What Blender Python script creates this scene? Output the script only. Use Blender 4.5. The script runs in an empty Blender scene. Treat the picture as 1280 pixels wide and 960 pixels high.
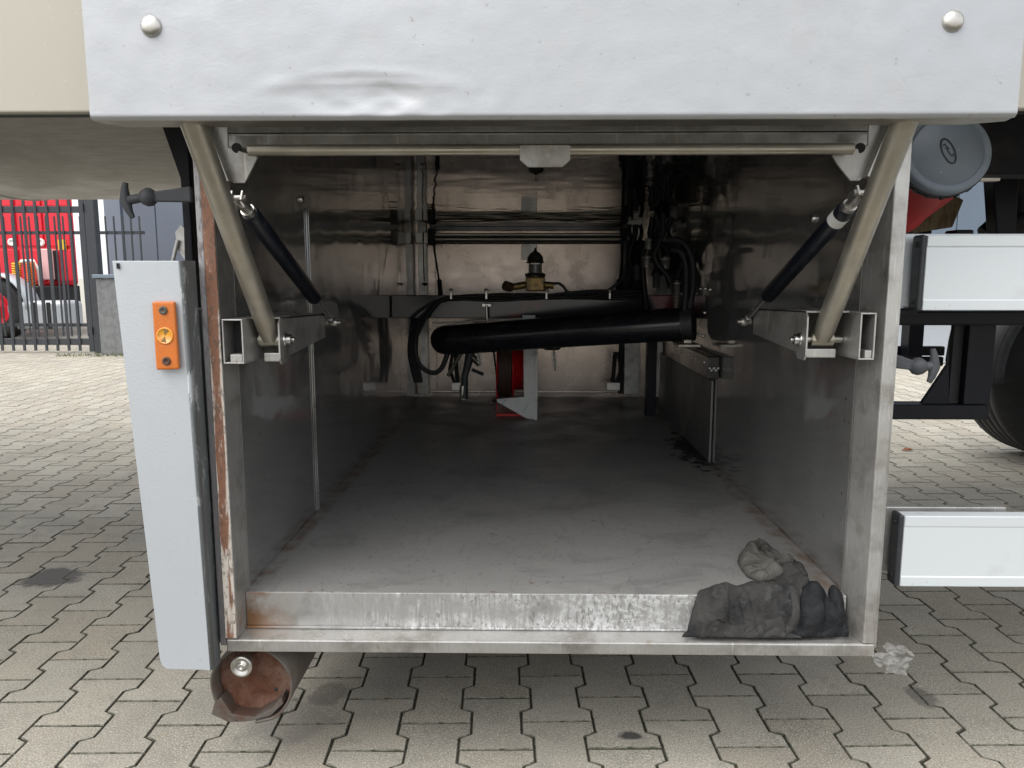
import bpy, bmesh, math, random
from math import sin, cos, pi, radians, atan, tan
from mathutils import Vector, Matrix, Euler, noise
random.seed(7)
SC = bpy.context.scene
COL = SC.collection

# ---------------------------------------------------------------- camera
F = 943.0
PITCH, YAW = radians(8.02), radians(0.91)
cam_d = bpy.data.cameras.new('camera')
cam_d.sensor_width = 36; cam_d.lens = 36 * F / 1280
cam_d.clip_start = 0.02; cam_d.clip_end = 2000
cam = bpy.data.objects.new('camera', cam_d); COL.objects.link(cam)
cam.location = (0, 0, 1.0)
cam.rotation_euler = Euler((pi / 2 - PITCH, 0, YAW), 'XYZ')
SC.camera = cam
CAMR = cam.rotation_euler.to_matrix()

# ---------------------------------------------------------------- daylight (bright overcast)
SUN_EL, SUN_AZ = radians(60), radians(232)      # azimuth measured from +Y clockwise: high on the left, a little behind the camera
w = bpy.data.worlds.new("World"); SC.world = w; w.use_nodes = True
nt = w.node_tree; nt.nodes.clear()
sky = nt.nodes.new('ShaderNodeTexSky'); sky.sky_type = 'NISHITA'; sky.sun_disc = False
sky.sun_elevation = SUN_EL; sky.sun_rotation = SUN_AZ
sky.air_density = 1.0; sky.dust_density = 4.0; sky.ozone_density = 1.0
hs = nt.nodes.new('ShaderNodeHueSaturation'); hs.inputs['Saturation'].default_value = 0.28
bg = nt.nodes.new('ShaderNodeBackground'); bg.inputs['Strength'].default_value = 0.15
wo = nt.nodes.new('ShaderNodeOutputWorld')
cl = nt.nodes.new('ShaderNodeMix'); cl.data_type = 'RGBA'; cl.inputs[0].default_value = .55; cl.inputs[7].default_value = (6.6, 6.75, 7.0, 1)
nt.links.new(sky.outputs[0], hs.inputs['Color']); nt.links.new(hs.outputs[0], cl.inputs[6]); nt.links.new(cl.outputs[2], bg.inputs['Color'])
nt.links.new(bg.outputs[0], wo.inputs[0])
sd = bpy.data.lights.new('sun', 'SUN'); sd.energy = 1.5; sd.angle = radians(75); sd.color = (1, .96, .9)
sun = bpy.data.objects.new('sun', sd); COL.objects.link(sun)
sdir = Vector((sin(SUN_AZ) * cos(SUN_EL), cos(SUN_AZ) * cos(SUN_EL), sin(SUN_EL)))
sun.rotation_euler = (-sdir).to_track_quat('-Z', 'Y').to_euler(); sun.location = (0, -3, 8)
SC.view_settings.view_transform = 'Standard'; SC.view_settings.look = 'None'
SC.view_settings.exposure = 0.84; SC.view_settings.gamma = 1.0; SC.view_settings.use_curve_mapping = False
SC.cycles.max_bounces = 8; SC.cycles.glossy_bounces = 5; SC.cycles.diffuse_bounces = 4
SC.cycles.transparent_max_bounces = 8
SC.cycles.use_denoising = True
SC.cycles.caustics_reflective = False
SC.cycles.sample_clamp_indirect = 4.0

# ---------------------------------------------------------------- measuring
def P(x, y, Y):
    """the point of the plane at distance Y (metres ahead of the camera) seen at pixel x, y of the 1280x960 photo"""
    d = CAMR @ Vector(((x - 640) / F, -(y - 480) / F, -1))
    t = Y / d.y
    return Vector((0, 0, 1)) + d * t
def PZ(x, y, z):
    d = CAMR @ Vector(((x - 640) / F, -(y - 480) / F, -1))
    return Vector((0, 0, 1)) + d * ((z - 1) / d.z)
def PX(x, y, X):
    d = CAMR @ Vector(((x - 640) / F, -(y - 480) / F, -1))
    return Vector((0, 0, 1)) + d * (X / d.x)
def proj(p):
    q = CAMR.transposed() @ (Vector(p) - Vector((0, 0, 1)))
    if q.z > -0.05: return None
    return 640 + F * q.x / -q.z, 480 - F * q.y / -q.z

def L(c):
    c = c / 255
    return c / 12.92 if c <= .04045 else ((c + .055) / 1.055) ** 2.4
def S(r, g, b): return (L(r), L(g), L(b), 1)

# ---------------------------------------------------------------- materials
class Mat:
    """small builder for procedural node materials"""
    def __init__(s, name, col, rough=.5, metal=0., spec=.5):
        s.m = bpy.data.materials.new(name); s.m.use_nodes = True
        s.n = s.m.node_tree.nodes; s.l = s.m.node_tree.links
        s.b = s.n['Principled BSDF']
        s.b.inputs['Base Color'].default_value = col
        s.b.inputs['Roughness'].default_value = rough
        s.b.inputs['Metallic'].default_value = metal
        s.b.inputs['Specular IOR Level'].default_value = spec
        s.tc = s.n.new('ShaderNodeTexCoord').outputs['Object']
        s.cur = None; s.h = None
        s.col = col
    def noise(s, scale, stretch=(1, 1, 1), detail=4, rough=.6, dist=0, off=(0, 0, 0)):
        mp = s.n.new('ShaderNodeMapping'); mp.inputs['Scale'].default_value = stretch; mp.inputs['Location'].default_value = off
        s.l.new(s.tc, mp.inputs[0])
        t = s.n.new('ShaderNodeTexNoise'); t.inputs['Scale'].default_value = scale; t.inputs['Detail'].default_value = detail
        t.inputs['Roughness'].default_value = rough; t.inputs['Distortion'].default_value = dist
        s.l.new(mp.outputs[0], t.inputs['Vector']); return t.outputs['Fac']
    def ramp(s, fac, a, b, lo=0., hi=1.):
        r = s.n.new('ShaderNodeMapRange'); r.inputs['From Min'].default_value = a; r.inputs['From Max'].default_value = b
        r.inputs['To Min'].default_value = lo; r.inputs['To Max'].default_value = hi
        s.l.new(fac, r.inputs['Value']); return r.outputs[0]
    def mul(s, a, b, op='MULTIPLY'):
        r = s.n.new('ShaderNodeMath'); r.operation = op
        for i, v in enumerate((a, b)):
            if isinstance(v, (int, float)): r.inputs[i].default_value = v
            else: s.l.new(v, r.inputs[i])
        return r.outputs[0]
    def mix(s, fac, col, blend='MIX'):
        r = s.n.new('ShaderNodeMix'); r.data_type = 'RGBA'; r.blend_type = blend; r.clamp_factor = True
        if isinstance(fac, (int, float)): r.inputs[0].default_value = fac
        else: s.l.new(fac, r.inputs[0])
        if s.cur is None: r.inputs[6].default_value = s.col
        else: s.l.new(s.cur, r.inputs[6])
        r.inputs[7].default_value = col
        s.cur = r.outputs[2]; s.l.new(s.cur, s.b.inputs['Base Color']); return s
    def rough(s, fac, lo, hi, a=.3, b=.7):
        s.l.new(s.ramp(fac, a, b, lo, hi), s.b.inputs['Roughness']); return s
    def bump(s, fac, dist=.001, strength=1.):
        bp = s.n.new('ShaderNodeBump'); bp.inputs['Distance'].default_value = dist; bp.inputs['Strength'].default_value = strength
        s.l.new(fac, bp.inputs['Height'])
        if s.h is not None: s.l.new(s.h, bp.inputs['Normal'])
        s.h = bp.outputs[0]; s.l.new(s.h, s.b.inputs['Normal']); return s
    def axis(s, i):
        x = s.n.new('ShaderNodeSeparateXYZ'); s.l.new(s.n.new('ShaderNodeNewGeometry').outputs['Position'], x.inputs[0]); return x.outputs[i]
    def speck(s, scale, col, thr=.62, amt=.8, wide=.05):
        s.mix(s.mul(s.ramp(s.noise(scale, detail=2), thr, thr + wide), amt), col); return s

M = {}
def reg(k, m): M[k] = m.m if isinstance(m, Mat) else m; return m

# concrete paving stone
m = reg('paver', Mat('concrete_paver', (.35, .325, .27, 1), .88, spec=.3))
inf = m.n.new('ShaderNodeObjectInfo'); geo = m.n.new('ShaderNodeNewGeometry')
r = m.mul(m.mul(inf.outputs['Random'], geo.outputs['Random Per Island'], 'ADD'), 1, 'MODULO')
geoc = m.n.new('ShaderNodeNewGeometry')
m.tc = geoc.outputs['Position']
m.mix(m.ramp(r, 0, 1, 0, .7), (.47, .44, .37, 1))
m.mix(m.ramp(m.mul(m.mul(r, 7.3), 1, 'MODULO'), .5, 1, 0, .5), (.34, .29, .22, 1))
m.mix(m.ramp(m.noise(2.2, detail=5), .48, .72, 0, .55), (.225, .215, .19, 1))
m.mix(m.ramp(m.noise(14, detail=5), .52, .75, 0, .45), (.20, .19, .16, 1))
sp = m.noise(260, detail=3, rough=.75)
m.mix(m.ramp(sp, .56, .66, 0, .7), (.78, .76, .70, 1))
m.mix(m.ramp(sp, .45, .35, 0, .75), (.08, .085, .075, 1))
m.mix(m.ramp(m.noise(55, detail=3, off=(4, 1, 0)), .62, .75, 0, .5), (.36, .25, .15, 1))
def spot(m, x, y, rx, ry, col, amt):
    c = PZ(x, y, 0)
    mp = m.n.new('ShaderNodeVectorMath'); mp.operation = 'SUBTRACT'; m.l.new(m.tc, mp.inputs[0]); mp.inputs[1].default_value = (c.x, c.y, 0)
    sc_ = m.n.new('ShaderNodeVectorMath'); sc_.operation = 'MULTIPLY'; m.l.new(mp.outputs[0], sc_.inputs[0]); sc_.inputs[1].default_value = (1 / rx, 1 / ry, 0)
    ln = m.n.new('ShaderNodeVectorMath'); ln.operation = 'LENGTH'; m.l.new(sc_.outputs[0], ln.inputs[0])
    d = m.mul(ln.outputs['Value'], m.ramp(m.noise(9, detail=5), .2, .8, -.7, .7), 'ADD')
    m.mix(m.ramp(d, 1.1, .75, 0, amt), col)
spot(m, 68, 722, .10, .09, (.07, .066, .072, 1), .8)
spot(m, 1152, 872, .035, .045, (.10, .097, .09, 1), .6)
spot(m, 412, 866, .05, .06, (.10, .09, .08, 1), .5)
spot(m, 790, 920, .03, .018, (.05, .05, .05, 1), .9)
spot(m, 360, 900, .10, .10, (.17, .165, .155, 1), .45)
spot(m, 1150, 568, .06, .06, (.30, .10, .04, 1), .0)
m.bump(sp, .0018, .55); m.bump(m.noise(90, detail=3), .002, .25)

m = reg('joint', Mat('joint_sand', (.062, .058, .046, 1), .95, spec=.2))
m.mix(m.ramp(m.noise(3.5, detail=4), .54, .64, 0, .9), (.04, .05, .018, 1))
m.mix(m.ramp(m.noise(180, detail=2), .6, .7, 0, .7), (.22, .2, .16, 1)); m.bump(m.noise(200), .003, .8)
m = reg('paver_edge', Mat('dirty_stone_edge', (.20, .19, .155, 1), .9, spec=.3)); m.mix(m.ramp(m.noise(40, detail=5), .4, .65), (.045, .05, .03, 1)); m.mix(m.ramp(m.noise(200, detail=2), .58, .66, 0, .7), (.35, .33, .29, 1))
m = reg('far_ground', Mat('far_paving', (.36, .34, .29, 1), .9, spec=.3)); m.mix(m.ramp(m.noise(3, detail=6), .3, .7, 0, .5), (.28, .265, .23, 1))
m = reg('asphalt', Mat('asphalt', (.21, .225, .24, 1), .85, spec=.3)); m.mix(m.ramp(m.noise(60, detail=3, rough=.8), .52, .62, 0, .8), (.36, .38, .39, 1)); m.bump(m.noise(150), .004, .7)

def steel(name, col, rough, metal=1., grain=(1, 1, 40), scr=.15, dirt=None, damt=.5, dsc=4, gamt=.35, wav=0, gb=.35):
    m = Mat(name, col, rough, metal)
    g = m.noise(30, grain, 3)
    dk = tuple(c * (1 - gamt) for c in col[:3]) + (1,)
    m.mix(m.ramp(g, .35, .7, 0, .7), dk)
    if dirt: m.mix(m.mul(m.ramp(m.noise(dsc, detail=6, rough=.65), .47, .66), damt), dirt)
    m.rough(m.noise(8, detail=6), max(rough - scr, .03), rough + scr)
    if gb: m.bump(g, .0006, gb)
    if wav: m.bump(m.noise(3.2, (1, 1.0, 1), 2), wav, 1.)
    return m
m = reg('steel_frame', steel('worn_stainless', (.56, .55, .525, 1), .40, .7, (40, 40, 1.5), .14, (.24, .22, .195, 1), .7, 13, .35))
m.mix(m.mul(m.ramp(m.noise(7, (1.5, 1, .6), 6, .7, .8, (9, 2, 5)), .60, .68), m.ramp(m.noise(60, detail=4), .42, .6, 0, .55)), (.26, .15, .09, 1)); m.mix(m.ramp(m.noise(45, (4, 4, .25), 3, .6), .62, .68, 0, .45), (.80, .79, .76, 1))
reg('steel_tube', steel('tube_stainless', (.56, .53, .46, 1), .40, .85, (1, 1, 1), .12, (.35, .27, .18, 1), .3, 12, .2))
m = None
m = reg('steel_wall', steel('wall_stainless', (.44, .44, .435, 1), .10, .66, (6, 6, 60), .05, (.27, .265, .255, 1), .45, 3.2, .2, .006, gb=0))
m.mix(m.ramp(m.noise(5, (1, .5, 1.2), 6, .7, 1.5), .53, .60, 0, .4), (.34, .335, .325, 1))
m.mix(m.mul(m.ramp(m.axis(2), .398, .390), m.ramp(m.noise(11, detail=5), .45, .65)), (.15, .085, .05, 1))
m.speck(70, (.04, .04, .04, 1), .66, .7)
reg('steel_ceiling', steel('ceiling_stainless', (.29, .28, .275, 1), .04, .97, (6, 60, 6), .02, (.16, .15, .14, 1), .3, 3, .15, .004, gb=0))
m = reg('steel_back', steel('back_aluminium', (.50, .42, .36, 1), .24, .9, (120, 1, 3), .08, (.30, .235, .185, 1), .0, 4, .5))
m.mix(m.ramp(m.noise(7, (3, 1, .35), 6, .7, .3), .40, .75, 0, .5), (.36, .30, .26, 1)); m.mix(m.ramp(m.noise(5, (.8, 1, 3), 5, .6), .50, .75, 0, .35), (.68, .62, .56, 1))
reg('duct_sheet', steel('duct_sheet', (.26, .255, .25, 1), .4, .6, (20, 20, 2), .1, (.14, .135, .13, 1), .6, 6, .3))
m = reg('floor', Mat('box_floor_sheet', (.335, .328, .315, 1), .50, .2))
m.mix(m.ramp(m.noise(2.1, (1, 1.3, 1), 6, .6, .6, (3, 1, 0)), .52, .66, 0, .55), (.17, .168, .165, 1))
m.mix(m.ramp(m.noise(4, (1, 1.4, 1), 6, .7, 1.6), .56, .64, 0, .4), (.2, .196, .19, 1))
m.mix(m.ramp(m.noise(9, (3, 1, 1), 4, .6, .3), .62, .68, 0, .35), (.36, .34, .30, 1))
m.mix(m.ramp(m.noise(26, detail=4), .69, .74, 0, .6), (.20, .085, .03, 1))
# rust that creeps in from both side walls
ax = m.axis(0)
dl = m.ramp(ax, -.49, -.53); dr = m.ramp(ax, .560, .615)
e = m.mul(dl, dr, 'MAXIMUM')
m.mix(m.mul(m.ramp(m.mul(e, m.noise(6, detail=6), 'ADD'), 1.0, 1.35), m.ramp(m.noise(22, detail=4), .40, .65, 0, .8)), (.17, .105, .065, 1))
# oily puddle on the right side of the floor
c = PZ(872, 563, .388)
mp = m.n.new('ShaderNodeVectorMath'); mp.operation = 'SUBTRACT'; m.l.new(m.n.new('ShaderNodeNewGeometry').outputs['Position'], mp.inputs[0]); mp.inputs[1].default_value = (c.x, c.y, .388)
sc_ = m.n.new('ShaderNodeVectorMath'); sc_.operation = 'MULTIPLY'; m.l.new(mp.outputs[0], sc_.inputs[0]); sc_.inputs[1].default_value = (1 / .09, 1 / .27, 0)
ln = m.n.new('ShaderNodeVectorMath'); ln.operation = 'LENGTH'; m.l.new(sc_.outputs[0], ln.inputs[0])
pd = m.ramp(m.mul(ln.outputs['Value'], m.ramp(m.noise(26, detail=4), .2, .8, -1.0, 1.0), 'ADD'), .95, .85)
m.mix(pd, (.012, .012, .013, 1))
m.mix(m.ramp(m.noise(30, (.25, 2.5, 1), 5, .7, 1.2), .60, .66, 0, .35), (.45, .44, .41, 1)); m.mix(m.ramp(m.noise(34, (2.2, .3, 1), 5, .7, 1.5, (4, 2, 0)), .60, .66, 0, .45), (.16, .155, .145, 1)); m.speck(120, (.08, .07, .06, 1), .66, .7)
m.rough(m.noise(6, detail=6), .34, .62); m.bump(m.noise(140), .0006, .5); m.bump(m.noise(2.5), .006, .6)
m = reg('lip', Mat('scuffed_aluminium_lip', (.46, .455, .44, 1), .45, .6))
mpn = m.n.new('ShaderNodeMapping'); mpn.inputs['Rotation'].default_value = (0, radians(28), 0); mpn.inputs['Scale'].default_value = (2.4, 1, .22); m.l.new(m.tc, mpn.inputs[0])
tx = m.n.new('ShaderNodeTexNoise'); tx.inputs['Scale'].default_value = 75; tx.inputs['Detail'].default_value = 4; tx.inputs['Distortion'].default_value = .5; m.l.new(mpn.outputs[0], tx.inputs['Vector']); wv = tx.outputs['Fac']
c2 = m.mul(m.ramp(m.mul(m.axis(0), m.ramp(m.noise(14), .3, .7, -.06, .06), 'ADD'), -.40, -.30), m.ramp(m.noise(7, (1, 1, 3), off=(2, 0, 0)), .36, .5, .25, 1))
m.mix(m.mul(m.mul(m.ramp(wv, .44, .56, 0, .8), m.ramp(m.noise(28, detail=4, off=(1, 3, 0)), .35, .6)), c2), (.84, .845, .85, 1))
m.mix(m.mul(m.ramp(m.noise(95, detail=4, rough=.75), .48, .58, 0, .9), m.mul(m.ramp(m.axis(0), -.15, .15), c2)), (.84, .845, .85, 1))
m.mix(m.mul(m.ramp(m.noise(140, (1, 1, .6), 3, .7, off=(7, 0, 0)), .56, .62, 0, .7), c2), (.25, .245, .235, 1))
m.mix(m.ramp(m.noise(12, detail=5), .55, .72, 0, .6), (.2, .19, .175, 1))
m.mix(m.mul(m.ramp(m.axis(0), -.44, -.53), m.ramp(m.noise(14), .35, .55)), (.27, .15, .08, 1))
m.bump(wv, .0008, .5)
# rusty seal strip, white base with red-brown streaks
m = reg('rust_strip', Mat('rusty_bonded_strip', (.66, .60, .53, 1), .6, .15))
st = m.noise(12, (3, 1, .35), 5, .6, .8)
cx_ = m.mul(m.mul(m.axis(0), (P(283, 812, 1.36).x + .011), 'SUBTRACT'), 0, 'ADD'); cx_ = m.mul(m.ramp(m.mul(cx_, cx_), 0, .0001, .10, -.10), m.ramp(m.axis(2), .3, 1.1, -.02, .05), 'ADD')
st = m.mul(st, cx_, 'ADD')
m.mix(m.ramp(st, .49, .55, 0, .95), (.25, .105, .055, 1)); m.mix(m.ramp(m.noise(110, (1, 1, .5), 5, .8), .50, .60, 0, .75), (.13, .085, .065, 1)); m.mix(m.ramp(m.noise(150, (1, 1, .3), 4, .8, off=(5, 0, 2)), .60, .66, 0, .6), (.55, .45, .38, 1))
m.bump(st, .001, .6)
m = reg('rust', Mat('flaking_rust', (.13, .055, .032, 1), .92, 0, .25)); m.mix(m.ramp(m.noise(22, detail=6, rough=.7), .42, .65), (.20, .11, .08, 1))
m.mix(m.ramp(m.noise(9, detail=6, off=(3, 3, 3)), .55, .7, 0, .6), (.30, .24, .2, 1)); m.bump(m.noise(60, detail=6, rough=.7), .006, 1.)
m = reg('rusty_shell', Mat('dirty_steel_shell', (.13, .115, .10, 1), .7, .4)); m.mix(m.ramp(m.noise(15, detail=6), .5, .65, 0, .7), (.11, .05, .03, 1)); m.bump(m.noise(50, detail=5), .003, .6)
# door leaf
m = reg('door', Mat('weathered_aluminium', (.425, .438, .455, 1), .45, .35))
m.mix(m.ramp(m.noise(3.5, (1, 1, 1.6), 6, .65, .6), .5, .75, 0, .35), (.54, .55, .565, 1))
dd = m.noise(55, (1, 1, 1.4), 4, .7, .8)
m.mix(m.ramp(dd, .55, .66, 0, .4), (.40, .41, .43, 1))
m.mix(m.ramp(m.noise(70, detail=3, off=(7, 0, 0)), .68, .72, 0, .7), (.30, .29, .28, 1))
m.mix(m.ramp(m.noise(6, (1, 1, .5), 5), .58, .7, 0, .3), (.46, .45, .42, 1))
m.rough(m.noise(12, detail=6), .34, .52); m.bump(dd, .0006, .5); m.bump(m.noise(4, detail=3), .004, .5)
reg('door_edge', steel('bent_door_edge', (.45, .43, .39, 1), .38, .8, (1, 20, 20), .1, (.2, .18, .15, 1), .5, 6))
reg('bolt', steel('bolt_steel', (.60, .58, .54, 1), .35, .9, (1, 1, 1), .1))
reg('chrome', Mat('bright_zinc', (.72, .71, .70, 1), .22, 1.))
m = reg('silver_paint', Mat('silver_grey_paint', (.52, .55, .58, 1), .42, .25))
m.mix(m.ramp(m.noise(25, (1, 1, .6), 5), .5, .7, 0, .3), (.46, .49, .52, 1)); m.speck(120, (.25, .26, .28, 1), .72, .6, .03); m.speck(150, (.62, .65, .68, 1), .72, .4, .03)
m.bump(m.noise(260, detail=2), .0006, .5)
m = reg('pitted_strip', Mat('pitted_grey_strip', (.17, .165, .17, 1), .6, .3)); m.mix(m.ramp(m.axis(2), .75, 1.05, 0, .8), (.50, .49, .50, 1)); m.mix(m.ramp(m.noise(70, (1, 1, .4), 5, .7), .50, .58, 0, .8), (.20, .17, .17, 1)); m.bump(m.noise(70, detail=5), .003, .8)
m = reg('grey_edge', Mat('chipped_grey_edge', (.20, .215, .22, 1), .5, .3)); m.mix(m.ramp(m.noise(40, (1, 1, .4), 5, .7), .56, .62, 0, .9), (.55, .57, .58, 1)); m.bump(m.noise(70, detail=4), .002, .5)
# white aluminium rails
m = reg('rail', Mat('anodised_white_rail', (.70, .74, .76, 1), .38, .2)); m.mix(m.ramp(m.noise(3, (.6, 1, 2), 5), .45, .7, 0, .3), (.66, .70, .72, 1)); m.speck(60, (.5, .53, .55, 1), .7, .6, .03)
m.mix(m.ramp(m.noise(9, (1, 1, 1), 5), .62, .75, 0, .25), (.50, .51, .5, 1))
m = reg('black_plastic', Mat('black_rubbery_plastic', (.028, .030, .033, 1), .5)); m.mix(m.ramp(m.noise(50, detail=5), .55, .7, 0, .6), (.075, .078, .082, 1)); m.bump(m.noise(150), .0006, .4)
m = reg('rubber', Mat('grey_rubber', (.055, .058, .065, 1), .6)); m.mix(m.ramp(m.noise(30, detail=5), .45, .7, 0, .6), (.10, .105, .115, 1)); m.bump(m.noise(120), .0005, .4)
m = reg('tyre', Mat('tyre_rubber', (.022, .022, .023, 1), .75)); m.mix(m.ramp(m.noise(20, detail=5), .5, .7, 0, .6), (.045, .044, .042, 1)); m.bump(m.noise(120), .0008, .5)
m = reg('blue_black', Mat('navy_black_paint', (.006, .007, .012, 1), .4, spec=.25)); m.mix(m.ramp(m.noise(14, detail=5), .5, .7, 0, .5), (.014, .015, .018, 1)); m.bump(m.noise(90), .0005, .3)
m = reg('gloss_black', Mat('glossy_black_pipe', (.012, .013, .018, 1), .08)); m.mix(m.ramp(m.noise(9, (1, 1, 2), 6), .5, .7, 0, .5), (.04, .039, .038, 1)); m.rough(m.noise(7, detail=6), .06, .22)
m = reg('beam', Mat('glossy_dark_beam', (.016, .017, .022, 1), .12)); m.mix(m.mul(m.ramp(m.noise(4.5, (1, 1, 1.5), 2, off=(1.3, 0, 0)), .50, .62), m.ramp(m.axis(0), -.12, -.02)), (.22, .012, .016, 1))  # red patches in the base colour stand in for blurry reflections
m = reg('black', Mat('dull_black', (.012, .012, .014, 1), .6)); m.mix(m.ramp(m.noise(40, detail=4), .5, .7, 0, .5), (.035, .034, .034, 1))
m = reg('cyl_black', Mat('gas_strut_black', (.008, .010, .017, 1), .28)); m.speck(60, (.06, .06, .07, 1), .62, .6)
m = reg('red', Mat('red_plastic', (.75, .014, .022, 1), .32)); m.mix(m.ramp(m.noise(10, detail=5), .5, .75, 0, .4), (.42, .015, .02, 1)); m.bump(m.noise(60), .0006, .3)
m = reg('truck_red', Mat('red_truck_paint', (.72, .015, .035, 1), .3)); m.mix(m.ramp(m.noise(2, detail=4), .4, .7, 0, .4), (.62, .03, .05, 1))
m = reg('reel_red', Mat('red_reel_paint', (.75, .015, .02, 1), .35)); m.mix(m.ramp(m.noise(30, detail=4), .5, .7, 0, .5), (.25, .01, .012, 1))
m = reg('hose_brown', Mat('wound_hose', (.075, .045, .035, 1), .5)); m.mix(m.ramp(m.noise(40), .5, .7), (.13, .08, .06, 1))
m = reg('cap', Mat('grey_cap', (.31, .37, .45, 1), .5)); m.mix(m.ramp(m.noise(40, detail=5), .45, .7, 0, .5), (.36, .41, .48, 1)); m.speck(75, (.75, .8, .85, 1), .735, .9, .02); m.bump(m.noise(300), .0004, .6)
m = reg('amber', Mat('amber_reflector', (.66, .165, .004, 1), .22))
b1 = m.n.new('ShaderNodeTexVoronoi'); b1.inputs['Scale'].default_value = 700; m.l.new(m.tc, b1.inputs['Vector'])
m.mix(m.ramp(b1.outputs['Distance'], .3, .7, 0, .6), (.50, .11, .003, 1)); m.bump(b1.outputs['Distance'], .0006, .8)
m.b.inputs['Coat Weight'].default_value = .6; m.b.inputs['Coat Roughness'].default_value = .1
m = reg('amber_lens', Mat('amber_lens', (.75, .27, .02, 1), .1)); m.mix(m.ramp(m.noise(60), .45, .6), (.9, .42, .05, 1)); m.b.inputs['Coat Weight'].default_value = 1
m = reg('cream', Mat('cream_panel_paint', (.47, .445, .375, 1), .5)); m.mix(m.ramp(m.noise(1.6, detail=5), .4, .7, 0, .35), (.40, .375, .31, 1)); m.speck(24, (.35, .12, .03, 1), .75, .8, .01); m.speck(70, (.6, .57, .5, 1), .68, .3); m.bump(m.noise(80), .0006, .3)
m = reg('tank', steel('tank_aluminium', (.50, .485, .45, 1), .38, .6, (.5, 3, 3), .1, (.34, .32, .28, 1), .7, 2.2, .3))
m = reg('ply', Mat('weathered_board', (.21, .17, .10, 1), .8)); m.mix(m.ramp(m.noise(20, (4, 1, 1), 5), .45, .65), (.13, .08, .04, 1))
m = reg('white_plate', Mat('white_painted_plate', (.86, .86, .83, 1), .5)); m.mix(m.ramp(m.noise(30, detail=5), .55, .7, 0, .6), (.35, .34, .32, 1))
m = reg('brass', Mat('tarnished_brass', (.30, .20, .08, 1), .45, .7)); m.mix(m.ramp(m.noise(50, detail=4), .45, .65), (.11, .09, .05, 1))
m = reg('bronze', Mat('dark_bronze', (.07, .075, .055, 1), .35, .6)); m.mix(m.ramp(m.noise(50, detail=4), .5, .65), (.14, .13, .09, 1))
m = reg('valve_glass', Mat('cloudy_sight_glass', (.35, .36, .34, 1), .15)); m.b.inputs['Transmission Weight'].default_value = .6
m = reg('rag_grey', Mat('oily_grey_denim', (.056, .054, .051, 1), .95, spec=.1)); m.mix(m.ramp(m.noise(18, detail=6), .42, .62, 0, .9), (.022, .022, .024, 1)); m.mix(m.ramp(m.noise(40, detail=4), .56, .7, 0, .5), (.10, .098, .093, 1)); m.bump(m.noise(500), .0008, .6); m.bump(m.noise(26, detail=5, dist=2.5), .008, .8)
m = reg('rag_tan', Mat('stained_canvas', (.135, .13, .115, 1), .95, spec=.1)); m.mix(m.ramp(m.noise(22, detail=6), .45, .65, 0, .85), (.055, .053, .05, 1)); m.bump(m.noise(400), .0008, .6); m.bump(m.noise(26, detail=5, dist=2.5), .008, .8)
m = reg('rag_mid', Mat('mottled_grey_cloth', (.058, .057, .055, 1), .95, spec=.1)); m.mix(m.ramp(m.noise(40, detail=5), .48, .66, 0, .6), (.035, .035, .036, 1)); m.mix(m.ramp(m.noise(18, detail=5), .55, .7, 0, .4), (.13, .126, .118, 1)); m.bump(m.noise(26, detail=5, dist=2.5), .008, .8)
m = reg('rag_black', Mat('soaked_black_cloth', (.013, .014, .016, 1), .7, spec=.3)); m.mix(m.ramp(m.noise(30, detail=5), .5, .7, 0, .6), (.026, .026, .028, 1)); m.bump(m.noise(26, detail=5, dist=2.5), .008, .8)
m = reg('wrap', Mat('crumpled_clear_film', (.62, .62, .60, 1), .3)); m.b.inputs['Transmission Weight'].default_value = .6; m.b.inputs['Alpha'].default_value = .42; m.b.inputs['IOR'].default_value = 1.15; m.mix(m.ramp(m.noise(60, detail=5), .45, .65, 0, .7), (.5, .49, .46, 1)); m.bump(m.noise(90, detail=4), .004, .8)
m = reg('gate', Mat('anthracite_gate', (.035, .04, .047, 1), .5)); m.mix(m.ramp(m.noise(9, detail=4), .5, .7, 0, .4), (.06, .065, .07, 1))
m = reg('granite', Mat('grey_render', (.20, .205, .21, 1), .85)); m.mix(m.ramp(m.noise(14, detail=6), .42, .62, 0, .7), (.13, .135, .14, 1)); m.bump(m.noise(60), .004, .5)
m = reg('cladding', Mat('blue_grey_cladding', (.12, .155, .195, 1), .5)); m.mix(m.ramp(m.noise(.6, detail=4), .4, .7, 0, .4), (.09, .115, .15, 1))
m = reg('trim', Mat('cladding_trim', (.16, .20, .25, 1), .5))
m = reg('chassis', Mat('dark_chassis', (.010, .010, .013, 1), .6, spec=.25)); m.mix(m.ramp(m.noise(12, detail=5), .5, .7, 0, .6), (.05, .04, .035, 1))
m = reg('white', Mat('white_plastic', (.78, .76, .74, 1), .4))
m = reg('pinkish', Mat('pale_pink_duct', (.75, .45, .45, 1), .4))
m = reg('yellow', Mat('yellow_sticker', (.80, .50, .02, 1), .5))
m = reg('orange', Mat('orange_coil', (.75, .18, .02, 1), .5))
m = reg('dark_glass', Mat('dark_window_glass', (.02, .025, .03, 1), .08))
m = reg('soot', Mat('soot_mark', (.02, .02, .02, 1), .9))
m = reg('leaf', Mat('dry_leaf', (.35, .10, .03, 1), .8)); m.mix(m.ramp(m.noise(60), .45, .6), (.2, .08, .03, 1))
m = reg('grass', Mat('dry_weeds', (.10, .12, .04, 1), .9))

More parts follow.
